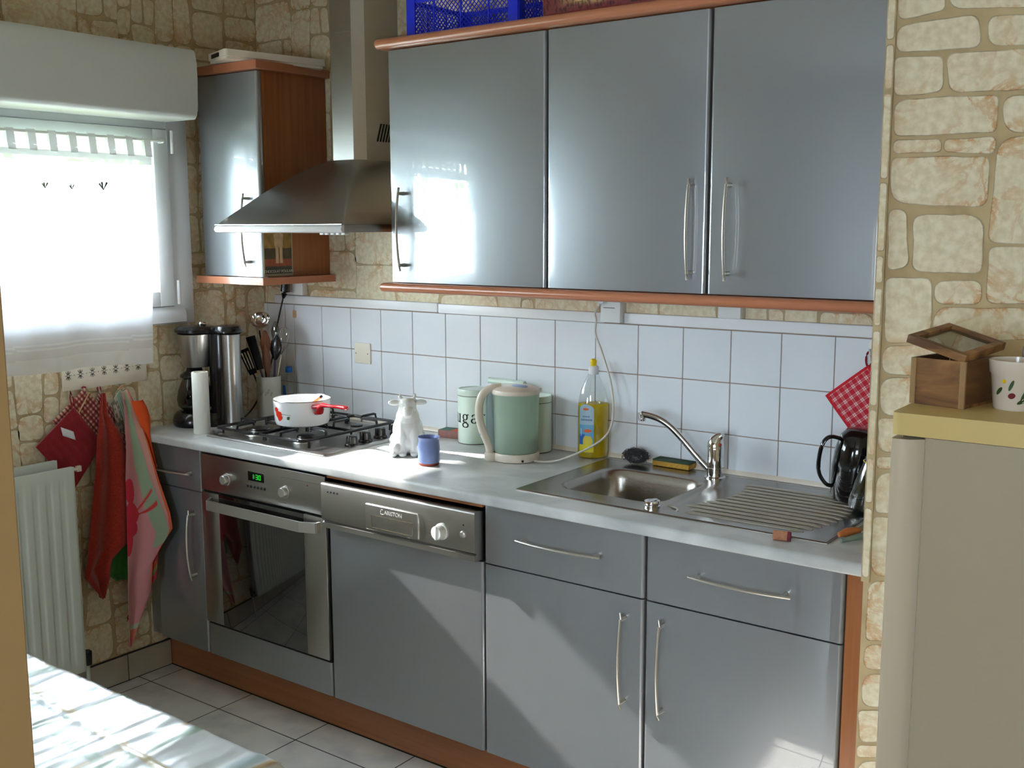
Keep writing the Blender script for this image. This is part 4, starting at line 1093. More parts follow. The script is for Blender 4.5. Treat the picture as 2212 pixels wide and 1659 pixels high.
hp_ = [(pr * 0.97, 0.050, 0.013), (pr + 0.010, 0.054, 0.016), (pr + 0.020, 0.070, 0.014), (pr + 0.035, 0.080, 0.011), (pr + 0.075, 0.081, 0.008), (pr + 0.12, 0.085, 0.0085), (pr + 0.165, 0.087, 0.0105), (pr + 0.178, 0.087, 0.008), (pr + 0.182, 0.087, 0.003)]
b.tube([pc + hdv * a_ + Vector((0, 0, c_)) for a_, c_, _ in hp_], [r__ for _, _, r__ in hp_], 14, flat=(1.0, 0.7))
b.tube([pc + hdv * (pr * 0.96) + side * 0.016 + Vector((0, 0, 0.07)), pc + hdv * (pr + 0.03) + side * 0.0 + Vector((0, 0, 0.0745))], 0.007, 10)
b.tube([pc + hdv * (pr * 0.96) - side * 0.016 + Vector((0, 0, 0.07)), pc + hdv * (pr + 0.03) + side * 0.0 + Vector((0, 0, 0.0745))], 0.007, 10)
build('handle', b, 'red_enamel', pan)
def on_pan(a_deg, z, off=0.0008):
    r_ = pr * (0.945 + (0.985 - 0.945) * (z - 0.016) / 0.067) + off; return pc + Vector((r_ * math.cos(R(a_deg)), r_ * math.sin(R(a_deg)), z))
ang0 = math.degrees(math.atan2(-HF.y, -HF.x))    # facing the viewer's side
def decal(b, a0, z0, pts):
    vs = [b.v(on_pan(a0 + da, z0 + dz)) for da, dz in pts]; cvt = b.v(on_pan(a0, z0)); n = len(vs)
    for i in range(n): b.face([vs[i], vs[(i + 1) % n], cvt])
b = B(); random.seed(3)
for (a0, z0, ra, rz) in ((ang0 - 50, 0.058, 7, 0.010), (ang0 - 46, 0.046, 8, 0.012), (ang0 - 40, 0.034, 8, 0.012), (ang0 - 38, 0.046, 5, 0.009)):
    decal(b, a0, z0, [(ra * math.cos(R(q)) * random.uniform(0.75, 1.1), rz * math.sin(R(q)) * random.uniform(0.75, 1.1)) for q in range(0, 360, 24)])
build('poppy_print', b, 'poppy', pb, normals=False)
b = B(); b.tube([on_pan(ang0 - 38 + k * 3, 0.047 - 0.0004 * k, 0.0005) for k in range(0, 9)] + [on_pan(ang0 - 13, 0.041, 0.0005)], 0.0006, 5); decal(b, ang0 - 18, 0.034, [(4, 0.003), (2, 0.006), (-3, 0.004), (-3, -0.005), (2, -0.006)]); build('stem_print', b, 'pot_print', pb, normals=False)
sp = thing('wooden_spoon', 'short wooden spoon handle with a black tip sticking out of the saucepan', 'spoon', pc + Vector((0.02, 0.0, 0.008)))
b = B(); b.tube([pc + Vector((-0.045, -0.02, 0.010)), pc + Vector((0.035, 0.052, 0.086))], 0.0042, 8); build('handle', b, 'spoonwood_light', sp)
b = B(); b.tube([pc + Vector((0.035, 0.052, 0.086)), pc + Vector((0.040, 0.0565, 0.092))], 0.0046, 8); build('tip', b, 'black', sp)

# ------------------------------------------------------------------ coffee maker
cm_c = Vector((0.088, -0.418, 0.905)); cc = Vector((0.196, -0.350, 0.905))
cm = thing('coffee_maker', 'black and steel filter coffee maker in the worktop corner', 'coffee maker', cm_c + Vector((0.03, 0.02, 0)))
ang = math.atan2(HR.y, HR.x)
b = B(); b.lathe([(0.076, 0.0), (0.083, 0.008), (0.084, 0.02), (0.079, 0.038), (0.070, 0.05), (0.055, 0.056)], cm_c, 44); b.lathe([(0.05, 0.0), (0.052, 0.03), (0.045, 0.05)], (cm_c + cc) / 2, 32); build('base', b, 'black', cm)
# column: black spine and steel half shell
b = B(); b.lathe([(0.046, 0.0), (0.046, 0.32), (0.044, 0.335)], cc + Vector((-0.022, -0.010, 0)), 36, sx=1.0, sy=0.85, rot=ang); build('spine', b, 'black', cm)
b = B(); b.lathe([(0.034, 0.0), (0.034, 0.333)], cc + HR * 0.014 - HF * 0.008, 44, sx=0.98, sy=1.1, rot=ang); build('water_tank', b, 'steel', cm)
b = B(); b.lathe([(0.044, 0.334), (0.051, 0.340), (0.051, 0.350), (0.044, 0.362), (0.02, 0.366)], cc + HR * 0.002, 40, sx=1.0, sy=1.0, rot=ang)
b.lathe([(0.066, 0.336), (0.077, 0.342), (0.077, 0.351), (0.062, 0.361), (0.02, 0.364)], cm_c + Vector((0.012, 0.008, 0)), 40); b.box(0.09, -0.40, 1.242, 0.18, -0.35, 1.262); build('lid', b, 'black', cm)
b = B(); b.lathe([(0.014, 0.364), (0.016, 0.370), (0.012, 0.376), (0.003, 0.377)], cm_c + Vector((0.03, 0.02, 0)), 20); build('lid_button', b, 'chrome', cm)
b = B(); b.lathe([(0.046, 0.215), (0.050, 0.222), (0.066, 0.334)], cm_c + Vector((0.010, 0.006, 0)), 44); build('filter_basket', b, 'steel', cm)
b = B(); b.lathe([(0.0, 0.0585), (0.046, 0.0585), (0.062, 0.072), (0.066, 0.095), (0.060, 0.130), (0.046, 0.165), (0.042, 0.175), (0.040, 0.175), (0.044, 0.163), (0.058, 0.128), (0.064, 0.095), (0.060, 0.074), (0.045, 0.061), (0.0, 0.061)], cm_c, 40, cap0=False, cap1=False)
cfe = build('carafe', b, 'carafe', cm)
b = B(); b.lathe([(0.045, 0.172), (0.052, 0.178), (0.050, 0.186), (0.03, 0.200), (0.026, 0.213)], cm_c, 32); build('carafe_lid', b, 'black', cfe)
b = B(); hp = -HF
b.tube([cm_c + hp * 0.045 + Vector((0, 0, 0.175)), cm_c + hp * 0.075 + Vector((0, 0, 0.172)), cm_c + hp * 0.088 + Vector((0, 0, 0.150)), cm_c + hp * 0.088 + Vector((0, 0, 0.11)), cm_c + hp * 0.068 + Vector((0, 0, 0.085))], 0.0075, 10, flat=(1.3, 0.8)); build('carafe_handle', b, 'black', cfe)
# cords
def cord(name, pts, r_, matn, label, cat='cord', plug=None):
    # catmull-rom through points
    P_ = [Vector(p_) for p_ in pts]; P_ = [P_[0]] + P_ + [P_[-1]]; out = []
    for i in range(1, len(P_) - 2):
        for k in range(8):
            t_ = k / 8; p0, p1, p2, p3 = P_[i - 1:i + 3]
            out.append(0.5 * ((2 * p1) + (-p0 + p2) * t_ + (2 * p0 - 5 * p1 + 4 * p2 - p3) * t_ * t_ + (-p0 + 3 * p1 - 3 * p2 + p3) * t_ ** 3))
    out.append(P_[-2]); b = B(); b.tube(out, r_, 8)
    return b
t = thing('power_cord', 'black power cord and plug dropping from the socket under the corner cabinet', 'cord', (0.18, -0.05, 1.385))
b = cord('', [(0.175, -0.062, 1.352), (0.150, -0.067, 1.27), (0.132, -0.075, 1.19), (0.128, -0.085, 1.12), (0.115, -0.11, 1.04), (0.12, -0.17, 0.95), (0.15, -0.25, 0.913), (0.18, -0.29, 0.9095)], 0.0032, 'black', ''); build('cable', b, 'black', t)
b = B(); b.tube([(0.176, -0.062, 1.35), (0.18, -0.06, 1.368), (0.182, -0.058, 1.375), (0.183, -0.056, 1.405)], [0.005, 0.012, 0.018, 0.017], 14); build('plug', b, 'black', t)

def socket_box(x0, x1, z0, z1, yd, label):
    t = thing('wall_socket', label, 'socket', ((x0 + x1) / 2, -0.02, z0))
    b = B(); b.box(x0, -yd, z0, x1, -0.0009, z1, 0.003, 2); o = build('housing', b, 'white_plastic', t)
    return t, o
t, o = socket_box(0.120, 0.245, 1.361, 1.412, 0.028, 'white socket box under the corner wall cabinet')
t, o = socket_box(1.577, 1.647, 1.328, 1.410, 0.040, 'white socket box at the top of the tiles holding the kettle plug')
b = B(); b.box(1.588, -0.0408, 1.372, 1.628, -0.0395, 1.374); build('slot_line', b, 'tan_line', o)
t, o = socket_box(1.966, 2.036, 1.3585, 1.410, 0.035, 'small plain white socket box above the tap, under the wall cabinets')
t = thing('cover_plate', 'square cream blanking plate with two screws on the white tiles', 'cover plate', (0.537, -0.008, 1.122))
b = B(); b.box(0.499, -0.0145, 1.121, 0.578, -0.0087, 1.197, 0.0015); build('plate', b, 'switch_cream', t)
for x in (0.507, 0.566):
    b = B(); b.sphere((x, -0.0148, 1.158), 0.0022, sy=0.4, seg=8); build('screw', b, 'tan_line', t)

# utensil crock and utensils
ck = Vector((0.184, -0.156, 0.905))
crk = thing('utensil_crock', 'tall off-white stoneware crock holding kitchen utensils beside the coffee maker', 'crock', ck)
b = B(); b.lathe([(0.0, 0.0), (0.042, 0.0), (0.0445, 0.004), (0.0455, 0.150), (0.0465, 0.158), (0.0435, 0.158), (0.041, 0.15), (0.040, 0.006), (0.0, 0.006)], ck, 44, cap0=False, cap1=False); cb = build('crock_body', b, 'crock', crk)
b = B(); 
def on_ck(a, z): return ck + Vector((0.0458 * math.cos(a), 0.0458 * math.sin(a), z))
af = math.atan2(-HF.y, -HF.x)
for k in range(5):
    a0 = af - 0.45 + 0.22 * k; b.tube([on_ck(a0 + 0.09 * math.cos(q * 0.7), 0.095 + 0.008 * math.sin(q * 0.9) + 0.01 * (k % 2)) for q in range(8)], 0.0005, 4)
build('flower_print', b, 'tan_line', cb)
def U(a, z, d=0.0): return ck + HR * a + HF * d + Vector((0, 0, z - 0.905))
# ladle
t = thing('ladle', 'steel soup ladle, bowl uppermost, standing in the utensil crock', 'ladle', U(0, 0.93))
b = B(); b.tube([U(0.006, 0.915, -0.005), U(-0.012, 1.10, 0.0), U(-0.028, 1.235, 0.0)], 0.003, 8); build('handle', b, 'black', t)
b = B(); b.xf = Matrix.Translation(U(-0.022, 1.272, 0.0)) @ Matrix.Rotation(R(52), 4, HR) ; prof = [(0.001, -0.024), (0.018, -0.020), (0.030, -0.010), (0.036, 0.006), (0.0345, 0.006), (0.028, -0.009), (0.017, -0.018), (0.001, -0.022)]
b.lathe(prof, (0, 0, 0), 32, cap0=False, cap1=False); build('bowl', b, 'chrome', t)
# slotted turner, spatula
def flat_head(name, label, cat, a0, z0, a1, z1, wid, hlen, d, matn='black', slots=False, dd=0.0):
    t = thing(name, label, cat, U(a0, z0, d))
    p0, p1 = U(a0, z0, d), U(a1, z1, d + dd); ax = (p1 - p0).normalized(); s_ = p1 - ax * hlen
    b = B(); b.tube([p0, s_], 0.0035, 8); build('handle', b, matn, t)
    w = ax.cross(HF).normalized(); nrm = ax.cross(w)
    b = B()
    def quad(u0, u1, v0, v1):
        c = []
        for n_ in (0.0011, -0.0011):
            c.append([s_ + ax * (hlen * v) + w * (wid * (u - 0.5) * (0.72 + 0.28 * min(1, v * 2))) + nrm * n_ for u, v in ((u0, v0), (u1, v0), (u1, v1), (u0, v1))])
        b.loft(c, smooth=False)
    if slots:
        quad(0, 1, 0, 0.2); quad(0, 1, 0.88, 1.0)
        for k in range(4): quad(k / 3.5, k / 3.5 + 0.14, 0.2, 0.88)
    else: quad(0, 1, 0, 1)
    build('blade', b, matn, t); return t
flat_head('slotted_turner', 'black slotted turner leaning furthest out towards the coffee maker in the crock', 'turner', 0.0, 0.93, -0.088, 1.165, 0.040, 0.10, -0.012, slots=True)
flat_head('spatula', 'black spatula with long dark blade, second from the coffee maker in the crock', 'spatula', 0.01, 0.93, -0.064, 1.212, 0.036, 0.13, 0.004)
flat_head('kitchen_tongs', 'slim grey kitchen tongs between the spatula and wooden spoons in the crock', 'tongs', 0.006, 0.93, -0.045, 1.205, 0.012, 0.16, 0.012, matn='steel_sat')
def spoon(name, label, a0, a1, z1, hl, hw, d, hm, bm_, cat='spoon'):
    t = thing(name, label, cat, U(a0, 0.925, d)); p0, p1 = U(a0, 0.925, d), U(a1, z1, d); ax = (p1 - p0).normalized(); s_ = p1 - ax * hl
    b = B(); b.tube([p0, s_], 0.0042, 8); build('handle', b, hm, t)
    b = B(); n_ = 9; b.tube([s_ + ax * hl * k / (n_ - 1) for k in range(n_)], [max(0.002, hw * math.sin(PI * (0.08 + 0.84 * k / (n_ - 1)))) for k in range(n_)], 14, flat=(1.0, 0.3), up=HF); build('bowl', b, bm_, t); return t
spoon('wooden_spoon', 'tall reddish wooden spoon in the middle of the crock', 0.0, -0.008, 1.235, 0.10, 0.020, -0.002, 'spoonwood', 'spoonwood')
spoon('wooden_spoon', 'darker brown wooden spoon standing in front within the crock', 0.012, -0.004, 1.185, 0.12, 0.016, -0.018, 'spoonwood', 'spoonwood')
spoon('serving_spoon', 'clear plastic serving spoon rising behind the purple-handled spoon in the crock', 0.006, 0.030, 1.268, 0.075, 0.016, 0.016, 'clear', 'grey_clear')
spoon('serving_spoon', 'dark serving spoon with a purple handle in the crock', 0.01, 0.036, 1.218, 0.095, 0.022, 0.0, 'purple', 'black')
t = thing('whisk', 'thin wire whisk, the utensil nearest the tiles in the crock', 'whisk', U(0.02, 0.93))
b = B(); p0, p1 = U(0.008, 0.925, 0.0), U(0.045, 1.14, 0.024); b.tube([p0, p1], 0.003, 8); build('handle', b, 'steel_sat', t)
ax = (p1 - p0).normalized(); w = ax.cross(HF).normalized(); b = B()
for rot_ in (0, 60, 120):
    ww = Matrix.Rotation(R(rot_), 3, ax) @ w
    b.tube([p1 + ax * (0.105 * math.sin(PI * 0.5 * (1 - abs(1 - k / 8)))) + ww * (0.026 * math.sin(PI * k / 8) * (1 if k <= 8 else 1) if False else 0.026 * math.sin(2 * PI * k / 16) ) for k in range(17)], 0.0009, 6)
build('wires', b, 'chrome', t)
# small steel spatula glint
# bottle with blue cap behind
bc = Vector((0.205, -0.048, 0.905))
bc = Vector((0.170, -0.042, 0.905))
t = thing('plastic_bottle', 'slim clear bottle with a blue cap against the tiles behind the crock', 'bottle', bc)
b = B(); b.lathe([(0.0, 0.0), (0.026, 0.0), (0.028, 0.006), (0.028, 0.105), (0.022, 0.13), (0.011, 0.15), (0.010, 0.158), (0.0, 0.158)], bc, 32, cap0=False, cap1=False); bo = build('bottle_body', b, 'clear', t)
b = B(); b.lathe([(0.0125, 0.158), (0.0135, 0.160), (0.0125, 0.178), (0.010, 0.180)], bc, 24); build('cap', b, 'blue_cap', t)
b = B(); b.grid(lambda u, v: tuple(bc + Vector((0.0284 * math.cos(af - 0.9 + 0.55 * u + 0.3 * v), 0.0284 * math.sin(af - 0.9 + 0.55 * u + 0.3 * v), 0.11 - 0.09 * v))), 6, 8); build('label', b, 'blue_cap', t, normals=False)

# paper towel roll
tr_c = Vector((0.236, -0.508, 0.905))
t = thing('paper_roll', 'slim white embossed kitchen paper roll standing at the worktop corner by the hob', 'paper roll', tr_c)
b = B(); b.lathe([(0.0, 0.0), (0.028, 0.0), (0.029, 0.002), (0.0285, 0.214), (0.0275, 0.216), (0.019, 0.216), (0.0185, 0.205), (0.0, 0.205)], tr_c, 40, cap0=False, cap1=False); build('sheets', b, 'paper', t)
b = B(); b.lathe([(0.0205, 0.2), (0.0205, 0.2166), (0.019, 0.2166), (0.019, 0.2)], tr_c, 32, cap0=False, cap1=False); build('core', b, 'old_wood_light', t)

# ------------------------------------------------------------------ white cow
cw_c = Vector((1.055, -0.345, 0.905))
t = thing('cow_figurine', 'glossy white ceramic cow sitting upright on the worktop beside the hob', 'figurine', cw_c)
b = B()
fd = (-HF * 0.93 + HR * 0.1).normalized(); rd = Vector((-fd.y, fd.x, 0)) * 1.0    # facing direction and its side
def C_(f_, s_, z): return cw_c + fd * f_ + rd * s_ + Vector((0, 0, z))
rot_c = Matrix(((rd.x, fd.x, 0), (rd.y, fd.y, 0), (0, 0, 1)))
def ell(f_, s_, z, rs, rf, rz, tilt=0.0):
    b.xf = Matrix.Translation(C_(f_, s_, z)) @ rot_c.to_4x4() @ Matrix.Rotation(R(tilt), 4, 'X'); b.sphere((0, 0, 0), 1.0, rs, rf, rz, seg=28); b.xf = Matrix.Identity(4)
ell(-0.008, 0, 0.040, 0.060, 0.054, 0.044); ell(-0.004, 0, 0.075, 0.049, 0.046, 0.058); ell(0.0, 0, 0.112, 0.038, 0.037, 0.046)
ell(0.004, 0, 0.148, 0.029, 0.029, 0.028)
for s_ in (-1, 1):
    ell(0.022, s_ * 0.040, 0.024, 0.022, 0.036, 0.024)
    ell(0.046, s_ * 0.046, 0.010, 0.012, 0.018, 0.010)
    b.tube([C_(0.012, s_ * 0.016, 0.105), C_(0.032, s_ * 0.018, 0.06), C_(0.038, s_ * 0.018, 0.006)], [0.020, 0.016, 0.0145], 14)
    ell(0.049, s_ * 0.018, 0.007, 0.0125, 0.015, 0.008)
    ell(0.008, s_ * 0.042, 0.166, 0.020, 0.006, 0.0095)
    b.tube([C_(0.006, s_ * 0.020, 0.176), C_(0.004, s_ * 0.024, 0.187), C_(0.006, s_ * 0.0225, 0.196)], [0.0085, 0.0065, 0.004], 10)
    ell(0.031, s_ * 0.011, 0.166, 0.004, 0.003, 0.004)
ell(0.026, 0, 0.142, 0.019, 0.022, 0.018)
ell(0.014, 0, 0.163, 0.026, 0.024, 0.020)
ell(0.040, 0, 0.134, 0.015, 0.010, 0.011)
o = build('cow_body', b, 'ceramic', t)
md = o.modifiers.new('weld', 'REMESH'); md.mode = 'VOXEL'; md.voxel_size = 0.0022; md.use_smooth_shade = True
md = o.modifiers.new('soft', 'SMOOTH'); md.iterations = 5; md.factor = 0.6
# mug
mg = Vector((1.213, -0.427, 0.905))
t = thing('beaker', 'small lavender-blue handleless beaker with terracotta foot in front of the white cow', 'beaker', mg)
b = B(); b.lathe([(0.031, 0.007), (0.0335, 0.014), (0.0335, 0.055), (0.031, 0.075), (0.0325, 0.0825), (0.0345, 0.0855), (0.0325, 0.0865), (0.0295, 0.080), (0.0275, 0.06), (0.029, 0.016), (0.0, 0.012)], mg, 44, cap0=True, cap1=False); build('cup', b, 'mug_blue', t)
b = B(); b.lathe([(0.028, 0.0), (0.0305, 0.002), (0.0312, 0.0075)], mg, 44); build('foot', b, 'terracotta', t)
# grey clip behind cow
t = thing('clothes_clip', 'small grey plastic clip on the worktop behind the white cow', 'clip', (0.93, -0.16, 0.905))
b = B(); b.xf = Matrix.Translation((0.925, -0.165, 0.905)) @ Matrix.Rotation(R(-30), 4, 'Z'); b.prism([(-0.03, 0.0), (0.03, 0.0), (0.032, 0.006), (0.012, 0.018), (-0.028, 0.012)], 'xz', -0.009, 0.009); build('clip_body', b, 'peg_green', t)
# matchbox
t = thing('matchbox', 'small pinkish box with orange and green top behind the sugar tin', 'box', (1.0, -0.04, 0.905))
b = B(); b.xf = Matrix.Translation((1.0, -0.052, 0.9055)) @ Matrix.Rotation(R(8), 4, 'Z'); b.box(-0.045, -0.028, 0, 0.045, 0.028, 0.026, 0.0008); bo = build('box_body', b, 'matchbox', t)
b = B(); b.xf = Matrix.Translation((1.0, -0.052, 0.9055)) @ Matrix.Rotation(R(8), 4, 'Z'); b.box(-0.044, -0.027, 0.026, 0.004, 0.027, 0.0266); build('top_print', b, 'box_green', bo)
b = B(); b.xf = Matrix.Translation((1.0, -0.052, 0.9055)) @ Matrix.Rotation(R(8), 4, 'Z'); b.box(0.004, -0.027, 0.026, 0.044, 0.027, 0.0266); build('top_print', b, 'matchbox_top', bo)

# ------------------------------------------------------------------ tins
def stroke(b, to3, pts, wd, n=10):
    """calligraphic stroke on a surface: pts 2D, wd widths list"""
    P_ = [Vector(p_) for p_ in pts]; L0, L1 = [], []
    for i in range(len(P_)):
        d = (P_[min(i + 1, len(P_) - 1)] - P_[max(i - 1, 0)])
        d = d.normalized() if d.length > 0 else Vector((1, 0)); n_ = Vector((-d.y, d.x)) * wd[i] / 2
        L0.append(b.v(to3(*(P_[i] + n_)))); L1.append(b.v(to3(*(P_[i] - n_))))
    for i in range(len(P_) - 1): b.face([L0[i], L0[i + 1], L1[i + 1], L1[i]])
def arc(cx, cy, rx, ry, a0, a1, w0, w1, n=18):
    pts, wd = [], []
    for k in range(n + 1):
        a = R(a0 + (a1 - a0) * k / n); pts.append((cx + rx * math.cos(a), cy + ry * math.sin(a))); wd.append(w0 + (w1 - w0) * abs(math.cos(a)))
    return pts, wd
def word_sugar(b, map2, X):
    """serif letters, X = x-height; returns nothing. map2(u,v)"""
    th, tn = 0.20 * X, 0.07 * X
    def S(pts, wd): stroke(b, map2, [(p_[0] * X, p_[1] * X) for p_ in pts], wd)
    def A(cx, cy, rx, ry, a0, a1, off=0): 
        p_, w_ = arc(cx, cy, rx, ry, a0, a1, tn, th); S(p_, w_)
    def line(x0, y0, x1, y1, w): S([(x0, y0), ((x0 + x1) / 2, (y0 + y1) / 2), (x1, y1)], [w] * 3)
    # s
    x = -2.3; A(x, 0.74, 0.25, 0.24, 40, 270); A(x, 0.26, 0.27, 0.25, 90, -150); line(x + 0.24, 0.72, x + 0.24, 0.98, tn); line(x - 0.27, 0.28, x - 0.27, 0.02, tn)
    # u
    x = -1.35; line(x - 0.28, 0.98, x - 0.28, 0.3, th); A(x, 0.3, 0.28, 0.28, 180, 350); line(x + 0.28, 0.98, x + 0.28, 0.02, th); line(x - 0.48, 0.96, x - 0.2, 0.96, tn); line(x + 0.06, 0.96, x + 0.36, 0.96, tn); line(x + 0.2, 0.03, x + 0.5, 0.03, tn)
    # g
    x = -0.25; A(x, 0.66, 0.26, 0.31, 0, 360); A(x - 0.02, 0.22, 0.22, 0.10, 110, 250); line(x - 0.1, 0.12, x + 0.24, 0.08, th * 0.8); A(x + 0.02, -0.22, 0.34, 0.25, 0, 360); line(x + 0.2, 0.88, x + 0.42, 0.97, th * 0.7)
    # a
    x = 0.82; A(x, 0.72, 0.24, 0.25, 0, 160); line(x + 0.25, 0.74, x + 0.25, 0.12, th); A(x - 0.03, 0.27, 0.27, 0.24, 60, 330); line(x + 0.22, 0.1, x + 0.44, 0.06, tn * 1.2); line(x - 0.24, 0.72, x - 0.2, 0.78, th)
    # r
    x = 1.62; line(x, 0.98, x, 0.03, th); line(x - 0.2, 0.96, x + 0.04, 0.96, tn); line(x - 0.2, 0.03, x + 0.22, 0.03, tn); A(x + 0.28, 0.62, 0.27, 0.32, 160, 70); line(x + 0.36, 0.88, x + 0.44, 0.82, th)
def tin(c, r_, h, label, word=False):
    t = thing('storage_tin', label, 'tin', c)
    b = B(); b.lathe([(r_ * 0.99, 0.0), (r_ * 1.0, 0.002), (r_ * 1.0, h - 0.022)], c, 56); b.xf = Matrix.Identity(4); body = build('tin_body', b, 'green_tin', t)
    b = B(); b.lathe([(r_ * 1.006, 0.0), (r_ * 1.006, 0.0025)], c, 56); b.lathe([(r_ * 1.01, h - 0.0225), (r_ * 1.01, h - 0.0205)], c, 56); build('band', b, 'tin_line', body)
    b = B(); b.lathe([(r_ * 1.015, h - 0.0205), (r_ * 1.02, h - 0.006), (r_ * 0.99, h - 0.001), (r_ * 0.9, h), (r_ * 0.86, h - 0.003), (0.0, h - 0.004)], c, 56, cap1=False); build('lid', b, 'green_tin', t)
    if word:
        X = 0.030; a0 = math.atan2(-HF.y, -HF.x) + R(-24)
        b = B(); word_sugar(b, lambda u, v: (c.x + (r_ + 0.0006) * math.cos(a0 + u / r_), c.y + (r_ + 0.0006) * math.sin(a0 + u / r_), c.z + 0.072 + v), X); build('word_sugar', b, 'letter', body, normals=False)
    return t
tin(Vector((1.109, -0.073, 0.905)), 0.0555, 0.182, 'pale green round tin lettered sugar, half hidden by the kettle', True)
tin(Vector((1.352, -0.071, 0.905)), 0.0555, 0.182, 'pale green round tin showing past the right of the kettle, nearest the detergent bottle')
t = thing('chopping_board', 'pale green board with a rounded grip propped on edge against the tiles behind the kettle', 'board', (1.225, -0.03, 0.905))
b = B(); b.prism(rounded_rect(1.174, 0.9055, 1.284, 1.108, 0.01), 'xz', -0.044, -0.022, smooth=True)
for q in rounded_rect(1.172, 0.9055, 1.288, 1.118, 0.01)[:1]: pass
build('board_body', b, 'green_tin', t)
b = B(); b.tube([(1.140, -0.036, 1.112), (1.143, -0.036, 1.112), (1.289, -0.036, 1.110), (1.292, -0.036, 1.110)], [0.007, 0.0105, 0.0105, 0.007], 16); build('grip', b, 'green_tin', t)

# ------------------------------------------------------------------ kettle
kc = Vector((1.379, -0.209, 0.905))
t = thing('electric_kettle', 'translucent pale green jug kettle with cream handle, lid and base', 'kettle', kc)
hd_ = (-HR * 0.985 - HF * 0.17).normalized()      # direction of the handle
b = B(); b.lathe([(0.066, 0.026), (0.0685, 0.03), (0.070, 0.10), (0.0725, 0.19), (0.0735, 0.210)], kc, 56, sx=1.0, cap0=True, cap1=True); bd = build('jug', b, 'kettle', t)
b = B(); b.lathe([(0.0645, 0.029), (0.0668, 0.07)], kc, 48); build('water', b, 'kettle_water', bd)
b = B(); b.lathe([(0.069, 0.0), (0.073, 0.002), (0.074, 0.018), (0.070, 0.0255)], kc, 56)
b.lathe([(0.022, 0.0), (0.024, 0.003), (0.024, 0.02), (0.020, 0.0255)], kc + hd_ * 0.074, 28); build('base', b, 'cream', t)
b = B(); b.lathe([(0.0745, 0.207), (0.0755, 0.211), (0.073, 0.220), (0.062, 0.227), (0.04, 0.231), (0.015, 0.232)], kc, 56)
sp_ = kc - hd_ * 0.066; b.prism([(sp_.x + 0.012, sp_.y + 0.0), (sp_.x - hd_.x * 0.016, sp_.y - hd_.y * 0.016), (sp_.x - 0.004, sp_.y - 0.012), (sp_.x, sp_.y)], 'xy', 1.114, 1.125); lid = build('lid', b, 'cream', t)
b = B(); b.xf = Matrix.Translation(kc + Vector((0, 0, 0.2305)) + HR * 0.012 - HF * 0.018); b.sphere((0, 0, 0), 0.028, sz=0.22, sy=0.7, seg=20); build('lid_button', b, 'lightblue', lid)
b = B()
K = lambda r_, z, s_=0.0: kc + hd_ * r_ + Vector((0, 0, z))
b.tube(smooth_path([K(0.045, 0.226), K(0.070, 0.224), K(0.092, 0.216), K(0.106, 0.198), K(0.113, 0.172), K(0.114, 0.142), K(0.109, 0.112), K(0.100, 0.085), K(0.090, 0.062), K(0.083, 0.042), K(0.080, 0.022)]), 0.0115, 18, flat=(1.1, 0.9), up=HF); build('handle', b, 'cream', t)
b = B()
b.tube(smooth_path([K(0.076, 0.212), K(0.079, 0.19), K(0.079, 0.15), K(0.079, 0.12), K(0.077, 0.085), K(0.074, 0.05), K(0.072, 0.03)]), 0.010, 14, flat=(1.3, 0.9), up=HF); build('inner_grip', b, 'kettle_blue', t)
b = B(); b.sphere(K(0.108, 0.083) - HF * 0.0, 0.006, seg=12); build('switch', b, 'lightblue', t)
b = B(); pt = kc - HF * 0.0745 + HR * 0.02 + Vector((0, 0, 0.005)); b.box(pt.x - 0.0025, pt.y - 0.0015, pt.z, pt.x + 0.0025, pt.y + 0.0035, pt.z + 0.006); build('notch', b, 'black', t)
t = thing('power_cord', 'long pale kettle cord looping down from the wall socket past the detergent bottle', 'cord', (1.56, -0.05, 1.33))
b = cord('', [(1.585, -0.043, 1.392), (1.563, -0.046, 1.36), (1.563, -0.04, 1.334), (1.564, -0.045, 1.292), (1.594, -0.055, 1.238), (1.645, -0.09, 1.162), (1.669, -0.11, 1.096), (1.677, -0.13, 1.036), (1.663, -0.15, 0.996), (1.619, -0.17, 0.961), (1.549, -0.195, 0.925), (1.50, -0.205, 0.9105), (1.456, -0.218, 0.9095)], 0.0032, 'white_cord', ''); build('cable', b, 'white_cord', t)
b = B(); b.tube([(1.592, -0.041, 1.396), (1.592, -0.062, 1.396)], [0.012, 0.010], 12); b.tube([(1.590, -0.058, 1.394), (1.575, -0.05, 1.380)], 0.004, 8); build('plug', b, 'white_plastic', t)

# ------------------------------------------------------------------ detergent bottle
dc = Vector((1.562, -0.052, 0.905))
t = thing('detergent_bottle', 'clear washing-up bottle half full of yellow liquid with a yellow cap', 'bottle', dc)
SXD, SYD = 1.0, 0.66
def dl(prof, seg=48, cap0=True, cap1=True, k=1.0):
    b = B(); b.lathe(prof, dc, seg, cap0=cap0, cap1=cap1, sx=SXD, sy=SYD, rot=ang); return b
bprof = [(0.0, 0.0), (0.040, 0.0), (0.0455, 0.004), (0.0475, 0.015)] + [(0.0478 - (0.0006 if k % 2 else 0.0), 0.02 + 0.006 * k) for k in range(22)] + [(0.047, 0.155), (0.045, 0.185), (0.038, 0.215), (0.027, 0.240), (0.017, 0.262), (0.0145, 0.268)]
b = dl(bprof, cap0=False, cap1=False); bo = build('bottle_body', b, 'clear', t)
b = dl([(0.0, 0.003), (0.0385, 0.003), (0.0440, 0.006), (0.0460, 0.016), (0.0462, 0.172), (0.0, 0.172)], cap0=False, cap1=False); build('liquid', b, 'liquid', bo)
b = B(); b.lathe([(0.0145, 0.262), (0.0155, 0.264), (0.0155, 0.285), (0.013, 0.288)], dc, 28); build('collar', b, 'label_white', t)
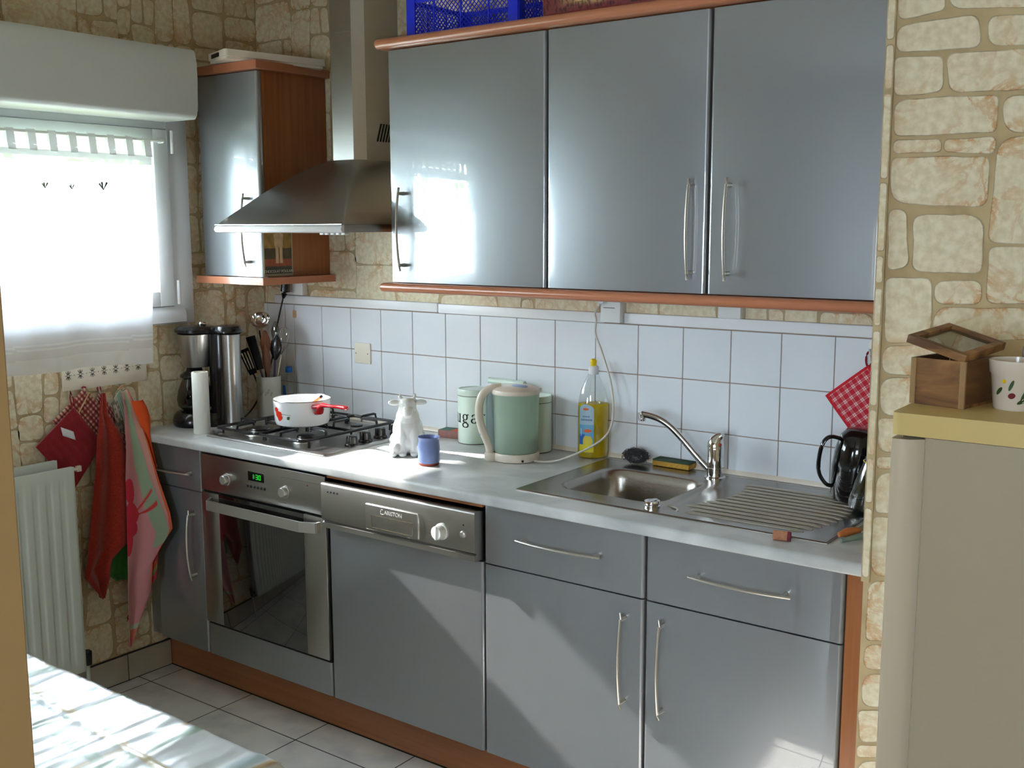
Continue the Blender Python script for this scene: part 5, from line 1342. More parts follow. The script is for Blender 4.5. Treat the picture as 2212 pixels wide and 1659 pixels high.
b = B(); b.lathe([(0.0085, 0.288), (0.0085, 0.296), (0.0105, 0.300), (0.010, 0.306), (0.006, 0.310), (0.002, 0.311)], dc, 20); build('cap', b, 'yellow', t)
def lcol(u, v):
    c = (0.42, 0.62, 0.74)
    if v > 0.42: c = (0.16, 0.45, 0.72)
    if v > 0.62 and u < 0.45: c = (0.04, 0.16, 0.62)
    if v > 0.66 and ((u - 0.62) ** 2 * 1.0 + (v - 0.78) ** 2 * 5) < 0.10: c = (0.80, 0.66, 0.05)
    if v > 0.84: c = (0.80, 0.72, 0.03)
    if ((u - 0.5) / 0.2) ** 2 + ((v - 0.10) / 0.028) ** 2 < 1: c = (0.85, 0.16, 0.02)
    if ((u - 0.62) / 0.26) ** 2 + ((v - 0.55) / 0.036) ** 2 < 1: c = (0.85, 0.14, 0.02)
    if 0.24 < v < 0.27 and 0.25 < u < 0.75 and int(u * 40) % 3: c = (0.12, 0.15, 0.4)
    if 0.30 < v < 0.345 and 0.12 < u < 0.92 and int(u * 40) % 3: c = (0.12, 0.15, 0.4)
    if 0.5 < v < 0.66 and 0.12 < u < 0.2: c = (0.7, 0.8, 0.9)
    return (*c, 1)
def lab(u, v):
    # label wraps on the viewer's left of the bottle front, rounded top
    w = 1.0 if v > 0.12 else math.sqrt(max(0.02, 1 - ((0.12 - v) / 0.12) ** 2))
    a = R(90) * 3 + R(-62 + 62 * (0.5 + (u - 0.5) * w)) ; rr = 0.0481
    x, y = rr * math.cos(a) * SXD, rr * math.sin(a) * SYD
    return (dc.x + x * math.cos(ang) - y * math.sin(ang), dc.y + x * math.sin(ang) + y * math.cos(ang), dc.z + 0.172 - 0.150 * v)
b = B(); b.grid(lab, 60, 110, col=lcol); build('label', b, 'label_print', t, normals=False)

# ------------------------------------------------------------------ sink
sk = thing('kitchen_sink', 'stainless steel inset sink with one bowl and ribbed draining board', 'sink', (2.05, -0.29, 0.905))
SX0, SX1, SY0, SY1 = 1.612, 2.488, -0.530, -0.050
def rr_ring(x0, y0, x1, y1, r_, z, n=6): return [(x, y, z) for x, y in rounded_rect(x0, y0, x1, y1, r_, n)]
b = B()
# outer rim sheet with hole for bowl: ring from bowl outline to rim done by bridging same-count loops
bowl = lambda ins, z: rr_ring(1.680 + ins, -0.447 + ins, 2.008 - ins, -0.140 - ins, 0.062 - ins * 0.3, z, 8)
N_ = 36
def to_outer(pts, x0, y0, x1, y1):
    c = Vector((1.844, -0.2935)); out = []
    for p_ in pts:
        d = Vector((p_[0], p_[1])) - c; t_ = 1e9
        if d.x > 1e-9: t_ = min(t_, (x1 - c.x) / d.x)
        if d.x < -1e-9: t_ = min(t_, (x0 - c.x) / d.x)
        if d.y > 1e-9: t_ = min(t_, (y1 - c.y) / d.y)
        if d.y < -1e-9: t_ = min(t_, (y0 - c.y) / d.y)
        out.append((c.x + d.x * t_, c.y + d.y * t_))
    return out
L1 = bowl(0, 0.9075); out_sq = to_outer(L1, SX0 + 0.006, SY0 + 0.006, 2.034, SY1 - 0.006)
b.loft([[(x, y, 0.9085) for x, y in out_sq], [(p_[0] + (p_[0] - 1.844) * 0.04, p_[1] + (p_[1] + 0.2935) * 0.04, 0.9085) for p_ in L1], bowl(0.002, 0.9070), bowl(0.007, 0.9020), bowl(0.014, 0.88), bowl(0.020, 0.80), bowl(0.028, 0.768), bowl(0.048, 0.755), bowl(0.09, 0.752)], cap0=False, cap1=True)
# square the rim corners left by the radial loop
for (cx_, cy_) in ((SX0 + 0.006, SY0 + 0.006), (SX0 + 0.006, SY1 - 0.006), (2.034, SY0 + 0.006), (2.034, SY1 - 0.006)):
    near = sorted(out_sq, key=lambda p_: (p_[0] - cx_) ** 2 + (p_[1] - cy_) ** 2)
    pa = [p_ for p_ in near if abs(p_[0] - cx_) < 1e-6 and abs(p_[1] - cy_) > 1e-6][:1]; pb_ = [p_ for p_ in near if abs(p_[1] - cy_) < 1e-6 and abs(p_[0] - cx_) > 1e-6][:1]
    if pa and pb_: b.face([b.v((cx_, cy_, 0.9085)), b.v((*pa[0], 0.9085)), b.v((*pb_[0], 0.9085))])
# drain side plate: shallow dish
def dish(u, v):
    x = 2.034 + (SX1 - 0.006 - 2.034) * u; y = SY0 + 0.006 + (SY1 - SY0 - 0.012) * v
    e = min(u / 0.06, (1 - u) / 0.10, v / 0.16, (1 - v) / 0.13, 1.0); e = max(0, e); e = e * e * (3 - 2 * e)
    return (x, y, 0.9085 - 0.0030 * e)
b.grid(dish, 60, 40)
# outer folded edge
rings = [rr_ring(SX0, SY0, SX1, SY1, 0.004, 0.9052, 2), rr_ring(SX0, SY0, SX1, SY1, 0.004, 0.9072, 2), rr_ring(SX0 + 0.003, SY0 + 0.003, SX1 - 0.003, SY1 - 0.003, 0.003, 0.9092, 2), rr_ring(SX0 + 0.007, SY0 + 0.007, SX1 - 0.007, SY1 - 0.007, 0.002, 0.9086, 2)]
b.loft(rings, cap0=False, cap1=False)
so = build('basin', b, 'sink_steel', sk)
nr = 12
for k in range(nr):
    v = k / (nr - 1); y = -0.470 + 0.355 * v
    xa = 2.070 + 0.055 * math.sin(PI * max(0, v - 0.2)) - 0.0 * v; xb = 2.405 + 0.04 * math.sin(PI * v)
    if k < 2: xa = 2.10
    b = B(); b.tube([(xa, y, 0.9035), (xa + 0.012, y, 0.9068), (xb - 0.02, y + 0.004, 0.9068), (xb, y + 0.004, 0.9035)], 0.0058, 16, flat=(1.0, 0.62)); build('drain_rib', b, 'steel_sat', so)
b = B(); b.tube([(2.038 + 0.04 * math.sin(R(a)), -0.448 - 0.028 + 0.028 * math.cos(R(a)) , 0.908) for a in range(0, 100, 10)], 0.0022, 8); build('drain_rib', b, 'steel_sat', so)
b = B(); b.lathe([(0.038, 0.7525), (0.036, 0.755), (0.012, 0.756)], (1.844, -0.2935, 0), 32); build('waste', b, 'chrome', sk)
b = B(); b.lathe([(0.021, 0.0), (0.021, 0.004), (0.018, 0.006), (0.0185, 0.010), (0.021, 0.012), (0.020, 0.016), (0.012, 0.0165), (0.010, 0.0145), (0.002, 0.014)], (2.010, -0.480, 0.9086), 32); b.box(2.004, -0.500, 0.9235, 2.016, -0.460, 0.9265, 0.001); build('plug_control', b, 'chrome', sk)

# tap
tc_ = Vector((1.998, -0.092, 0.9085))
t = thing('mixer_tap', 'chrome single-lever mixer tap with long angled spout behind the sink', 'tap', tc_)
b = B(); b.lathe([(0.030, 0.0), (0.030, 0.003), (0.0235, 0.006), (0.0235, 0.085), (0.0225, 0.090)], tc_, 40); bt_ = build('tap_body', b, 'chrome', t)
b = B(); b.lathe([(0.0245, 0.030), (0.0245, 0.0315)], tc_, 40, cap0=False, cap1=False); build('joint_ring', b, 'steel_sat', bt_)
sd = Vector((-1.0, -0.16, 0)).normalized()
b = B(); q = [tc_ + sd * 0.015 + Vector((0, 0, 0.018)), tc_ + sd * 0.05 + Vector((0, 0, 0.052)), tc_ + sd * 0.10 + Vector((0, 0, 0.104)), tc_ + sd * 0.135 + Vector((0, 0, 0.136)), tc_ + sd * 0.165 + Vector((0, 0, 0.154)), tc_ + sd * 0.195 + Vector((0, 0, 0.163)), tc_ + sd * 0.224 + Vector((0, 0, 0.167))]
b.tube(smooth_path(q), 0.0096, 16); b.tube([q[-1] + Vector((0, 0, 0.004)), q[-1] - Vector((0, 0, 0.014)) - sd * 0.002, q[-1] - Vector((0, 0, 0.020)) - sd * 0.002], [0.0112, 0.0112, 0.0100], 18); build('spout', b, 'chrome', t)
b = B(); lv = [tc_ + Vector((0, 0, 0.088)) , tc_ + Vector((0, 0, 0.100)) , tc_ + Vector((0.004, 0, 0.112)), tc_ + HR * 0.010 - HF * 0.006 + Vector((0, 0, 0.122)), tc_ + HR * 0.016 - HF * 0.015 + Vector((0, 0, 0.127))]
b.tube(lv, [0.0245, 0.0238, 0.019, 0.013, 0.007], 24, flat=(1.0, 1.0), up=(0, 1, 0)); lev = build('lever', b, 'chrome', t)
b = B(); pt = tc_ - HF * 0.0225 + HR * 0.008 + Vector((0, 0, 0.100)); b.sphere(pt, 0.0042, seg=10); build('red_mark', b, 'red_dot', lev)

# steel wool
t = thing('steel_wool', 'dark tangled steel wool pad behind the sink bowl', 'scourer', (1.705, -0.082, 0.905))
b = B(); rw = random.Random(5); cw_ = Vector((1.728, -0.074, 0.9345))
for k in range(420):
    a0 = rw.uniform(0, 2 * PI); el = rw.uniform(-0.8, 1.4); rr = rw.uniform(0.7, 1.0)
    c = cw_ + Vector((0.040 * rr * math.cos(el) * math.cos(a0), 0.030 * rr * math.cos(el) * math.sin(a0), 0.021 * rr * math.sin(el)))
    ax_ = Vector((rw.gauss(0, 1), rw.gauss(0, 1), rw.gauss(0, 1))).normalized(); e1 = ax_.orthogonal().normalized(); e2 = ax_.cross(e1); ri = rw.uniform(0.003, 0.007)
    b.tube([c + e1 * ri * math.cos(q * 0.7) + e2 * ri * math.sin(q * 0.7) + ax_ * (q * 0.0005) for q in range(10)], 0.0009, 4, flat=(1, 0.6))
b.sphere(cw_ - Vector((0, 0, 0.003)), 0.027, 1.3, 0.95, 0.72, seg=16)
build('wire_coils', b, 'steel_wool', t)
t = thing('sponge', 'flat yellow sponge with green scouring top behind the tap spout', 'sponge', (1.83, -0.035, 0.9086))
b = B(); b.xf = Matrix.Translation((1.838, -0.036, 0.9095)) @ Matrix.Rotation(R(-2), 4, 'Z'); b.box(-0.062, -0.024, 0, 0.062, 0.022, 0.016, 0.003, 2); build('foam', b, 'sponge_y', t)
b = B(); b.xf = Matrix.Translation((1.838, -0.036, 0.9095)) @ Matrix.Rotation(R(-2), 4, 'Z'); b.box(-0.062, -0.024, 0.0158, 0.062, 0.022, 0.0205, 0.002, 2); build('scouring_layer', b, 'sponge_g', t)
# cork
t = thing('wine_cork', 'wine-stained cork lying on the worktop edge in front of the draining board', 'cork', (2.39, -0.56, 0.905))
b = B(); cv_ = Vector((2.392, -0.560, 0.9165)); cd = Vector((0.93, 0.25, 0)).normalized(); b.tube([cv_ - cd * 0.020, cv_ - cd * 0.0195, cv_ + cd * 0.012, cv_ + cd * 0.0125], [0.0095, 0.0112, 0.0112, 0.0112], 20); build('cork_body', b, 'cork', t)
b = B(); b.tube([cv_ + cd * 0.0125, cv_ + cd * 0.0195, cv_ + cd * 0.020], [0.0112, 0.0112, 0.0095], 20); build('stained_end', b, 'wine', t)
# knife and peg at the end of the worktop
t = thing('kitchen_knife', 'small knife with orange wooden handle beside the draining board at the end wall', 'knife', (2.50, -0.44, 0.905))
b = B(); b.tube([(2.492, -0.470, 0.915), (2.502, -0.450, 0.917), (2.512, -0.425, 0.916), (2.518, -0.405, 0.914)], [0.006, 0.0105, 0.010, 0.007], 14, flat=(0.8, 1.0)); build('handle', b, 'knife_orange', t)
b = B(); b.box(2.5165, -0.410, 0.908, 2.5185, -0.31, 0.924); build('blade', b, 'steel_sat', t)
t = thing('vegetable_peeler', 'grey-green plastic handled peeler lying at the very end of the worktop', 'peeler', (2.53, -0.47, 0.905))
b = B(); b.tube([(2.510, -0.505, 0.912), (2.530, -0.470, 0.915), (2.550, -0.43, 0.916), (2.565, -0.40, 0.915)], [0.005, 0.007, 0.008, 0.006], 12); build('handle', b, 'peg_green', t)
b = B(); b.box(2.562, -0.40, 0.908, 2.57, -0.36, 0.918, 0.001); build('blade', b, 'steel_sat', t)

# black enamel jug upside down and a clear decanter on the drainer
jc = Vector((2.398, -0.125, 0.9068))
t = thing('enamel_jug', 'glossy black jug standing upside down at the far end of the draining board', 'jug', jc)
b = B(); b.xf = Matrix.Translation(jc) @ Matrix.Rotation(R(7), 4, 'Y'); b.lathe([(0.046, 0.006), (0.050, 0.008), (0.056, 0.04), (0.060, 0.09), (0.058, 0.14), (0.050, 0.175), (0.036, 0.192), (0.015, 0.198), (0.0, 0.1985)], (0, 0, 0), 44, cap1=False); build('jug_body', b, 'black_enamel', t)
b = B(); b.xf = Matrix.Translation(jc) @ Matrix.Rotation(R(7), 4, 'Y'); hh = -HR
b.tube(smooth_path([hh * 0.050 + Vector((0, 0, 0.166)), hh * 0.078 + Vector((0, 0, 0.168)), hh * 0.094 + Vector((0, 0, 0.150)), hh * 0.098 + Vector((0, 0, 0.11)), hh * 0.092 + Vector((0, 0, 0.07)), hh * 0.070 + Vector((0, 0, 0.042)), hh * 0.052 + Vector((0, 0, 0.038))]), 0.0065, 12, flat=(1.3, 0.8)); build('handle', b, 'black_enamel', t)
gc = Vector((2.462, -0.212, 0.9066))
t = thing('glass_decanter', 'clear glass decanter leaning beside the upturned black jug', 'decanter', gc)
b = B(); b.xf = Matrix.Translation(gc) @ Matrix.Rotation(R(10), 4, 'Y'); b.lathe([(0.0, 0.008), (0.032, 0.007), (0.040, 0.012), (0.042, 0.03), (0.036, 0.08), (0.022, 0.15), (0.018, 0.17), (0.0165, 0.17), (0.0205, 0.15), (0.034, 0.08), (0.039, 0.03), (0.035, 0.014), (0.0, 0.012)], (0, 0, 0), 40, cap0=False, cap1=False); gb_ = build('glass_body', b, 'grey_clear', t)
b = B(); b.xf = Matrix.Translation(gc) @ Matrix.Rotation(R(10), 4, 'Y'); b.tube([(0.0265 * math.cos(R(a)), 0.0265 * math.sin(R(a)), 0.132) for a in range(0, 360, 15)], 0.0009, 6, closed=True); build('gold_line', b, 'yellow', gb_)

# red checked pot holder on a hook by the end wall
def check_col(u, v):
    a, c = (u * 7) % 1, (v * 7) % 1
    red = (0.50, 0.012, 0.03); pale = (0.72, 0.64, 0.60)
    if u < 0.05 or u > 0.95 or v < 0.05 or v > 0.95: return (0.55, 0.01, 0.02, 1)
    sa = a < 0.16 or 0.24 < a < 0.40; sc_ = c < 0.16 or 0.24 < c < 0.40
    if sa and sc_: return (*pale, 1)
    if sa or sc_: return (0.58, 0.14, 0.15, 1)
    return (*red, 1)
ph = thing('pot_holder', 'red and white checked pot holder hung on the tiles by the end wall', 'pot holder', (2.39, -0.03, 1.26))
c0 = Vector((2.397, 0, 1.255)); e1 = Vector((-0.113, 0, -0.092)) * 1.0; e2 = Vector((0.092, 0, -0.113)) * 1.0
b = B(); b.grid(lambda u, v: tuple(c0 + e1 * u + e2 * v + Vector((0, -0.020 - 0.006 * math.sin(u * 3) * math.sin(v * 3), 0))), 90, 90, col=check_col); build('quilt', b, 'check', ph, solid=0.006, normals=False)
b = B(); b.tube([c0 + Vector((0.004 * math.cos(R(a)) * 1.9, -0.020, 0.014 + 0.020 * math.sin(R(a)))) for a in range(-80, 280, 24)], 0.0028, 8, closed=True); build('loop', b, 'red_cloth', ph)
t = thing('wall_hook', 'small white hook on the tiles carrying the checked pot holder', 'hook', (2.402, -0.01, 1.29))
b = B(); b.lathe([(0.012, 0.0), (0.0125, 0.002), (0.012, 0.003)], (0, 0, 0), 20)
b.bm.transform(Matrix.Translation((2.402, -0.0087, 1.308)) @ Matrix.Rotation(R(90), 4, 'X')); b.tube([(2.402, -0.011, 1.306), (2.402, -0.016, 1.290), (2.402, -0.024, 1.2835), (2.402, -0.031, 1.288), (2.402, -0.032, 1.297)], 0.0028, 8); build('hook_body', b, 'hook', t)

# ------------------------------------------------------------------ left wall: stencil strip, hooks, textiles
t = thing('hook_strip', 'cream strip with black star stencils above the hanging kitchen cloths', 'hook strip', (0.003, -0.73, 1.1))
b = B(); b.box(0.0008, -0.885, 1.078, 0.006, -0.560, 1.165, 0.001); bd_ = build('board', b, 'switch_cream', t)
b = B()
for k in range(7):
    yc = -0.863 + k * 0.0448; zc = 1.1285 + 0.0012 * k
    for a in (0, 180): 
        d = Vector((0, math.cos(R(a)), math.sin(R(a)))); b.tube([Vector((0.0063, yc, zc)) + d * 0.003, Vector((0.0063, yc, zc)) + d * 0.013], [0.0012, 0.0004], 5)
    for a in (55, 80, 100, 125, 235, 260, 280, 305):
        d = Vector((0, math.cos(R(a)), math.sin(R(a)))); b.tube([Vector((0.0063, yc, zc)) + d * 0.004, Vector((0.0063, yc, zc)) + d * 0.016], [0.0012, 0.0006], 5)
    if k < 6: b.sphere((0.0062, yc + 0.0225, zc), 0.0014, seg=8)
build('star_print', b, 'letter', bd_)
def hook(y, z, label):
    t = thing('coat_hook', label, 'hook', (0.003, y, z)); b = B(); b.sphere((0.0035, y, z + 0.012), 0.006, sx=0.45, seg=12); b.tube([(0.004, y, z + 0.01), (0.008, y, z - 0.008), (0.020, y, z - 0.012), (0.030, y, z - 0.006), (0.032, y, z + 0.004)], 0.002, 8); build('hook_body', b, 'steel_sat', t)
hook(-0.868, 1.068, 'metal hook carrying the plain red oven mitt'); hook(-0.815, 1.072, 'metal hook carrying the checked mitt with the beige tape')
hook(-0.752, 1.066, 'metal hook carrying the rust-coloured terry towel'); hook(-0.668, 1.066, 'metal hook carrying the pink and green tea towel')

def quilt(name, label, cat, corners, x, colfn=None, matn=None, n=50, th=0.004, group=None, loop=None, puff=0.003, loopm='red_cloth'):
    q = [Vector((0, a, c)) for a, c in corners]     # top, left, bottom, right
    t = thing(name, label, cat, (x, q[0].y, q[0].z), group)
    def f(u, v):
        p_ = q[0] * (1 - u) * (1 - v) + q[3] * u * (1 - v) + q[1] * (1 - u) * v + q[2] * u * v
        # slightly rounded corners
        return (x + puff * math.sin(u * PI) * math.sin(v * PI) + 0.0015 * math.sin(v * 40) * math.sin(u * PI), p_.y, p_.z)
    b = B(); b.grid(f, n, n, col=colfn); build('quilt', b, matn or 'check', t, solid=th, normals=False)
    if loop:
        b = B(); l0 = Vector((x, q[0].y, q[0].z)); l1 = Vector((x - 0.004, loop[0], loop[1])); sd_ = Vector((0, 0.006, 0)); b.tube([l0 - sd_, l0.lerp(l1, 0.6) - sd_ * 0.9, l1, l0.lerp(l1, 0.6) + sd_ * 0.9, l0 + sd_], 0.0025, 8); build('loop', b, loopm, t)
    return t, f
def small_check(u, v):
    a, c = (u * 11) % 1, (v * 11) % 1
    if a < 0.45 and c < 0.5: return (0.62, 0.42, 0.30, 1)
    if a < 0.45: return (0.30, 0.05, 0.05, 1)
    if c < 0.5: return (0.34, 0.08, 0.07, 1)
    return (0.20, 0.012, 0.02, 1)
t, f = quilt('oven_mitt', 'dark red checked mitt with a beige tape, behind the plain red one', 'oven mitt', [(-0.812, 1.082), (-0.935, 0.985), (-0.825, 0.845), (-0.705, 0.945)], 0.015, small_check, loop=(-0.815, 1.086))
b = B(); b.tube([(0.0225, -0.800, 1.066), (0.0225, -0.845, 1.000)], 0.005, 6, flat=(1, 0.3)); build('tape', b, 'beige_tape', t)
quilt('oven_mitt', 'dark red checked mitt showing between the rust towel and the tea towel', 'oven mitt', [(-0.752, 1.066), (-0.800, 0.95), (-0.715, 0.80), (-0.640, 0.885)], 0.007, small_check, loop=(-0.752, 1.082))
def pale_col(u, v):
    n_ = noise.noise(Vector((u * 8, v * 8, 4)))
    if v < 0.42: return (0.35, 0.48, 0.36, 1)
    return (0.50, 0.44, 0.36, 1) if n_ > 0 else (0.22, 0.20, 0.18, 1)
quilt('oven_glove', 'pale green and grey patterned glove between the checked mitt and the tea towel', 'oven glove', [(-0.690, 1.062), (-0.725, 1.02), (-0.700, 0.90), (-0.655, 0.93)], 0.030, pale_col, loop=(-0.672, 1.075), loopm='beige_tape')
def cut(u, v):
    return None
t, f = quilt('oven_mitt', 'plain dark red quilted mitt with a white tag, hanging over the radiator end', 'oven mitt', [(-0.862, 1.022), (-1.003, 0.912), (-0.880, 0.745), (-0.765, 0.885)], 0.0245, None, 'red_cloth', th=0.007, loop=(-0.868, 1.078), puff=0.004)
b = B(); b.grid(lambda u, v: (0.0335, -0.918 + 0.045 * u + 0.006 * v, 0.966 - 0.034 * u - 0.030 * v + (0.012 * u)), 4, 4); build('tag', b, 'label_white', t, solid=0.0006, normals=False)

def towel(name, label, rows, x0, colfn, matn, amp=0.012, folds=3.2, nu=70, nv=110, th=0.0012, fabric='cloth', topx=None, ph_=0.0, group=None):
    """rows: (yl, zl, yr, zr) from top to bottom"""
    t = thing(name, label, 'towel', (x0, rows[0][0], rows[0][1]), group)
    n = len(rows) - 1
    def f(u, v):
        k = min(int(v * n), n - 1); s_ = v * n - k
        s_ = s_ * s_ * (3 - 2 * s_) * 0.5 + s_ * 0.5
        a, c = rows[k], rows[k + 1]; r_ = [a[i] * (1 - s_) + c[i] * s_ for i in range(4)]
        y = r_[0] + (r_[2] - r_[0]) * u; z = r_[1] + (r_[3] - r_[1]) * u
        x = x0 + amp * (0.35 + 0.9 * v) * math.sin(u * PI * folds + ph_ + 0.8 * v) * (0.4 + min(1, v * 4) * 0.6) + (0 if topx is None else (topx - x0) * max(0, 1 - v * 5))
        lim = -0.634
        if z < 1.0:
            k_ = min(1.0, (1.0 - z) / 0.08); d_ = y - lim; t_ = 0.5 * (d_ + math.sqrt(d_ * d_ + 0.0009)) / 0.714 * k_; x += t_; z += t_ * 0.3; y -= t_ * 0.714
        return (x, y, z)
    b = B(); b.grid(f, nu, nv, col=colfn); build(fabric, b, matn, t, solid=th, normals=False)
    return t
towel('terry_towel', 'rust-orange terry towel hanging in a long point beside the radiator', [(-0.762, 1.06, -0.748, 1.06), (-0.785, 1.0, -0.752, 0.985), (-0.805, 0.92, -0.705, 0.90), (-0.82, 0.80, -0.685, 0.80), (-0.845, 0.66, -0.688, 0.66), (-0.868, 0.52, -0.695, 0.53), (-0.885, 0.445, -0.765, 0.49), (-0.845, 0.385, -0.785, 0.43), (-0.826, 0.355, -0.818, 0.358)], 0.060, None, 'terry', amp=0.013, folds=3.0, topx=0.035)
towel('green_towel', 'small green cloth corner showing behind the rust and pink towels', [(-0.745, 0.62, -0.665, 0.62), (-0.765, 0.47, -0.665, 0.47), (-0.775, 0.42, -0.675, 0.40), (-0.745, 0.39, -0.69, 0.385)], 0.028, None, 'green_cloth', amp=0.006)
def strp(u, v):
    k = (v * 14 + u * 2) % 3
    return (0.36, 0.015, 0.03, 1) if k < 1.6 else ((0.42, 0.06, 0.02, 1) if k < 2.4 else (0.16, 0.22, 0.05, 1))
towel('striped_towel', 'dark red striped cloth showing behind the bottom of the pink tea towel', [(-0.665, 0.72, -0.595, 0.72), (-0.655, 0.52, -0.560, 0.53), (-0.650, 0.43, -0.572, 0.43), (-0.675, 0.33, -0.577, 0.365), (-0.71, 0.25, -0.655, 0.30), (-0.72, 0.235, -0.69, 0.26)], 0.035, strp, 'kitchen_print', amp=0.007)
def tea(u, v):
    # pink ground, green diagonal band, red flowers, orange hem
    c = (0.56, 0.24, 0.26)
    n_ = noise.noise(Vector((u * 4, v * 9, 2)))
    if u > 0.93: c = (0.62, 0.10, 0.03)
    w = 0.10 + 0.2 * v
    cen = 0.30 + 0.95 * v if v > 0.12 else 0.45
    if v < 0.60 and abs(u - cen * 1.05 + 0.05) < 0.17 + 0.04 * n_: c = (0.28, 0.38, 0.25)
    if v < 0.60 and u > cen * 1.05 + 0.16 and u < 0.93: c = (0.60, 0.30, 0.24)
    for (fu, fv, ru, rv) in ((0.10, 0.335, 0.13, 0.035), (0.12, 0.41, 0.18, 0.045), (0.05, 0.47, 0.20, 0.05), (0.02, 0.53, 0.12, 0.05)):
        if ((u - fu) / ru) ** 2 + ((v - fv) / rv) ** 2 < 1: c = (0.60, 0.02, 0.05)
    if abs(v - (0.44 - 0.10 * u)) < 0.006 and 0.15 < u < 0.75: c = (0.55, 0.03, 0.03)
    if abs(v - (0.42 - 0.12 * u)) < 0.004 and 0.2 < u < 0.7: c = (0.55, 0.03, 0.03)
    if v > 0.90: c = (0.40, 0.45, 0.30) if v < 0.93 else (0.55, 0.16, 0.12)
    return (*c, 1)
towel('tea_towel', 'pink tea towel with green band and red flowers beside the corner cabinet', [(-0.690, 1.058, -0.668, 1.062), (-0.700, 1.01, -0.655, 1.015), (-0.712, 0.88, -0.622, 0.87), (-0.722, 0.76, -0.588, 0.74), (-0.726, 0.64, -0.545, 0.60), (-0.73, 0.56, -0.538, 0.545), (-0.733, 0.47, -0.578, 0.50), (-0.738, 0.38, -0.625, 0.44), (-0.742, 0.29, -0.638, 0.33), (-0.744, 0.22, -0.685, 0.25), (-0.742, 0.155, -0.735, 0.165)], 0.082, tea, 'kitchen_print', amp=0.008, folds=2.6, topx=0.045, ph_=1.2, nu=180, nv=300)
t = thing('oven_glove', 'bright orange rubber glove draped over the top of the pink tea towel', 'oven glove', (0.1, -0.66, 1.02))
b = B(); rows_ = [(-0.686, 1.028, -0.640, 1.026), (-0.680, 1.00, -0.628, 1.00), (-0.668, 0.97, -0.617, 0.965), (-0.655, 0.935, -0.618, 0.925), (-0.640, 0.90, -0.622, 0.895), (-0.622, 0.83, -0.612, 0.828), (-0.606, 0.77, -0.604, 0.77)]
def gf(u, v):
    n = len(rows_) - 1; k = min(int(v * n), n - 1); s_ = v * n - k; a, c = rows_[k], rows_[k + 1]; r_ = [a[i] * (1 - s_) + c[i] * s_ for i in range(4)]
    return (0.092 + 0.012 * math.sin(PI * u) - 0.02 * max(0, 0.15 - v), r_[0] + (r_[2] - r_[0]) * u, r_[1] + (r_[3] - r_[1]) * u)
b.grid(gf, 20, 40); build('rubber', b, 'orange', t, solid=0.002, normals=False)

# ------------------------------------------------------------------ radiator
rd_ = thing('radiator', 'white ribbed panel radiator under the window', 'radiator', (0.09, -1.6, 0.13))
def rad_panel(name, x0, x1, y0, y1, z0, z1):
    b = B()
    ry = lambda y: 0.0
    def f(u, v):
        y = y0 + (y1 - y0) * u; z = z0 + (z1 - z0) * v
        e = min((y - y0 - 0.02) / 0.02, (y1 - y - 0.02) / 0.015, (z - z0 - 0.03) / 0.03, (z1 - z - 0.035) / 0.03, 1.0); e = max(0, e)
        ph = abs(((y1 - y) / 0.0465) % 1.0 - 0.5) * 2; g = min(1.0, max(0.0, (ph - 0.42) / 0.3)); g = g * g * (3 - 2 * g)
        e = e * e * (3 - 2 * e)
        x = x1 - 0.0030 * e * g - 0.003 * max(0, 1 - min((y1 - y) / 0.008, (z1 - z) / 0.008, 1))
        return (x, y, z)
    b.grid(f, 500, 40)
    b.box(x0, y0, z0, x1 - 0.006, y1, z1, 0.004, 2)
    # closed rim between front skin and body
    b.loft([[(x1 - 0.003, y, z) for y, z in rounded_rect(y0, z0, y1, z1, 0.002, 1)], [(x1 - 0.007, y, z) for y, z in rounded_rect(y0, z0, y1, z1, 0.002, 1)]], cap0=False, cap1=False)
    return build(name, b, 'radiator', rd_, normals=False)
rad_panel('front_panel', 0.112, 0.132, -2.35, -0.937, 0.150, 0.848)
rad_panel('rear_panel', 0.038, 0.056, -2.35, -0.950, 0.150, 0.862)
b = B(); b.box(0.001, -1.20, 0.55, 0.038, -1.16, 0.83); b.box(0.001, -2.1, 0.55, 0.038, -2.06, 0.83); b.box(0.056, -1.20, 0.2, 0.112, -1.16, 0.8); b.box(0.056, -2.1, 0.2, 0.112, -2.06, 0.8); build('bracket', b, 'radiator', rd_)
b = B(); b.tube([(0.10, -0.935, 0.832), (0.10, -0.905, 0.832)], 0.006, 10); b.box(0.094, -0.913, 0.822, 0.106, -0.895, 0.842, 0.002); build('bleed_valve', b, 'cream', rd_)
b = B(); b.tube([(0.085, -0.937, 0.165), (0.085, -0.905, 0.165), (0.085, -0.9, 0.17)], 0.009, 10); b.tube([(0.085, -0.905, 0.15), (0.085, -0.905, 0.195), (0.085, -0.905, 0.20)], [0.014, 0.016, 0.010], 14); build('valve', b, 'black', rd_)
b = B(); b.tube([(0.085, -0.905, 0.15), (0.085, -0.905, 0.0)], 0.007, 10); build('pipe', b, 'radiator', rd_)

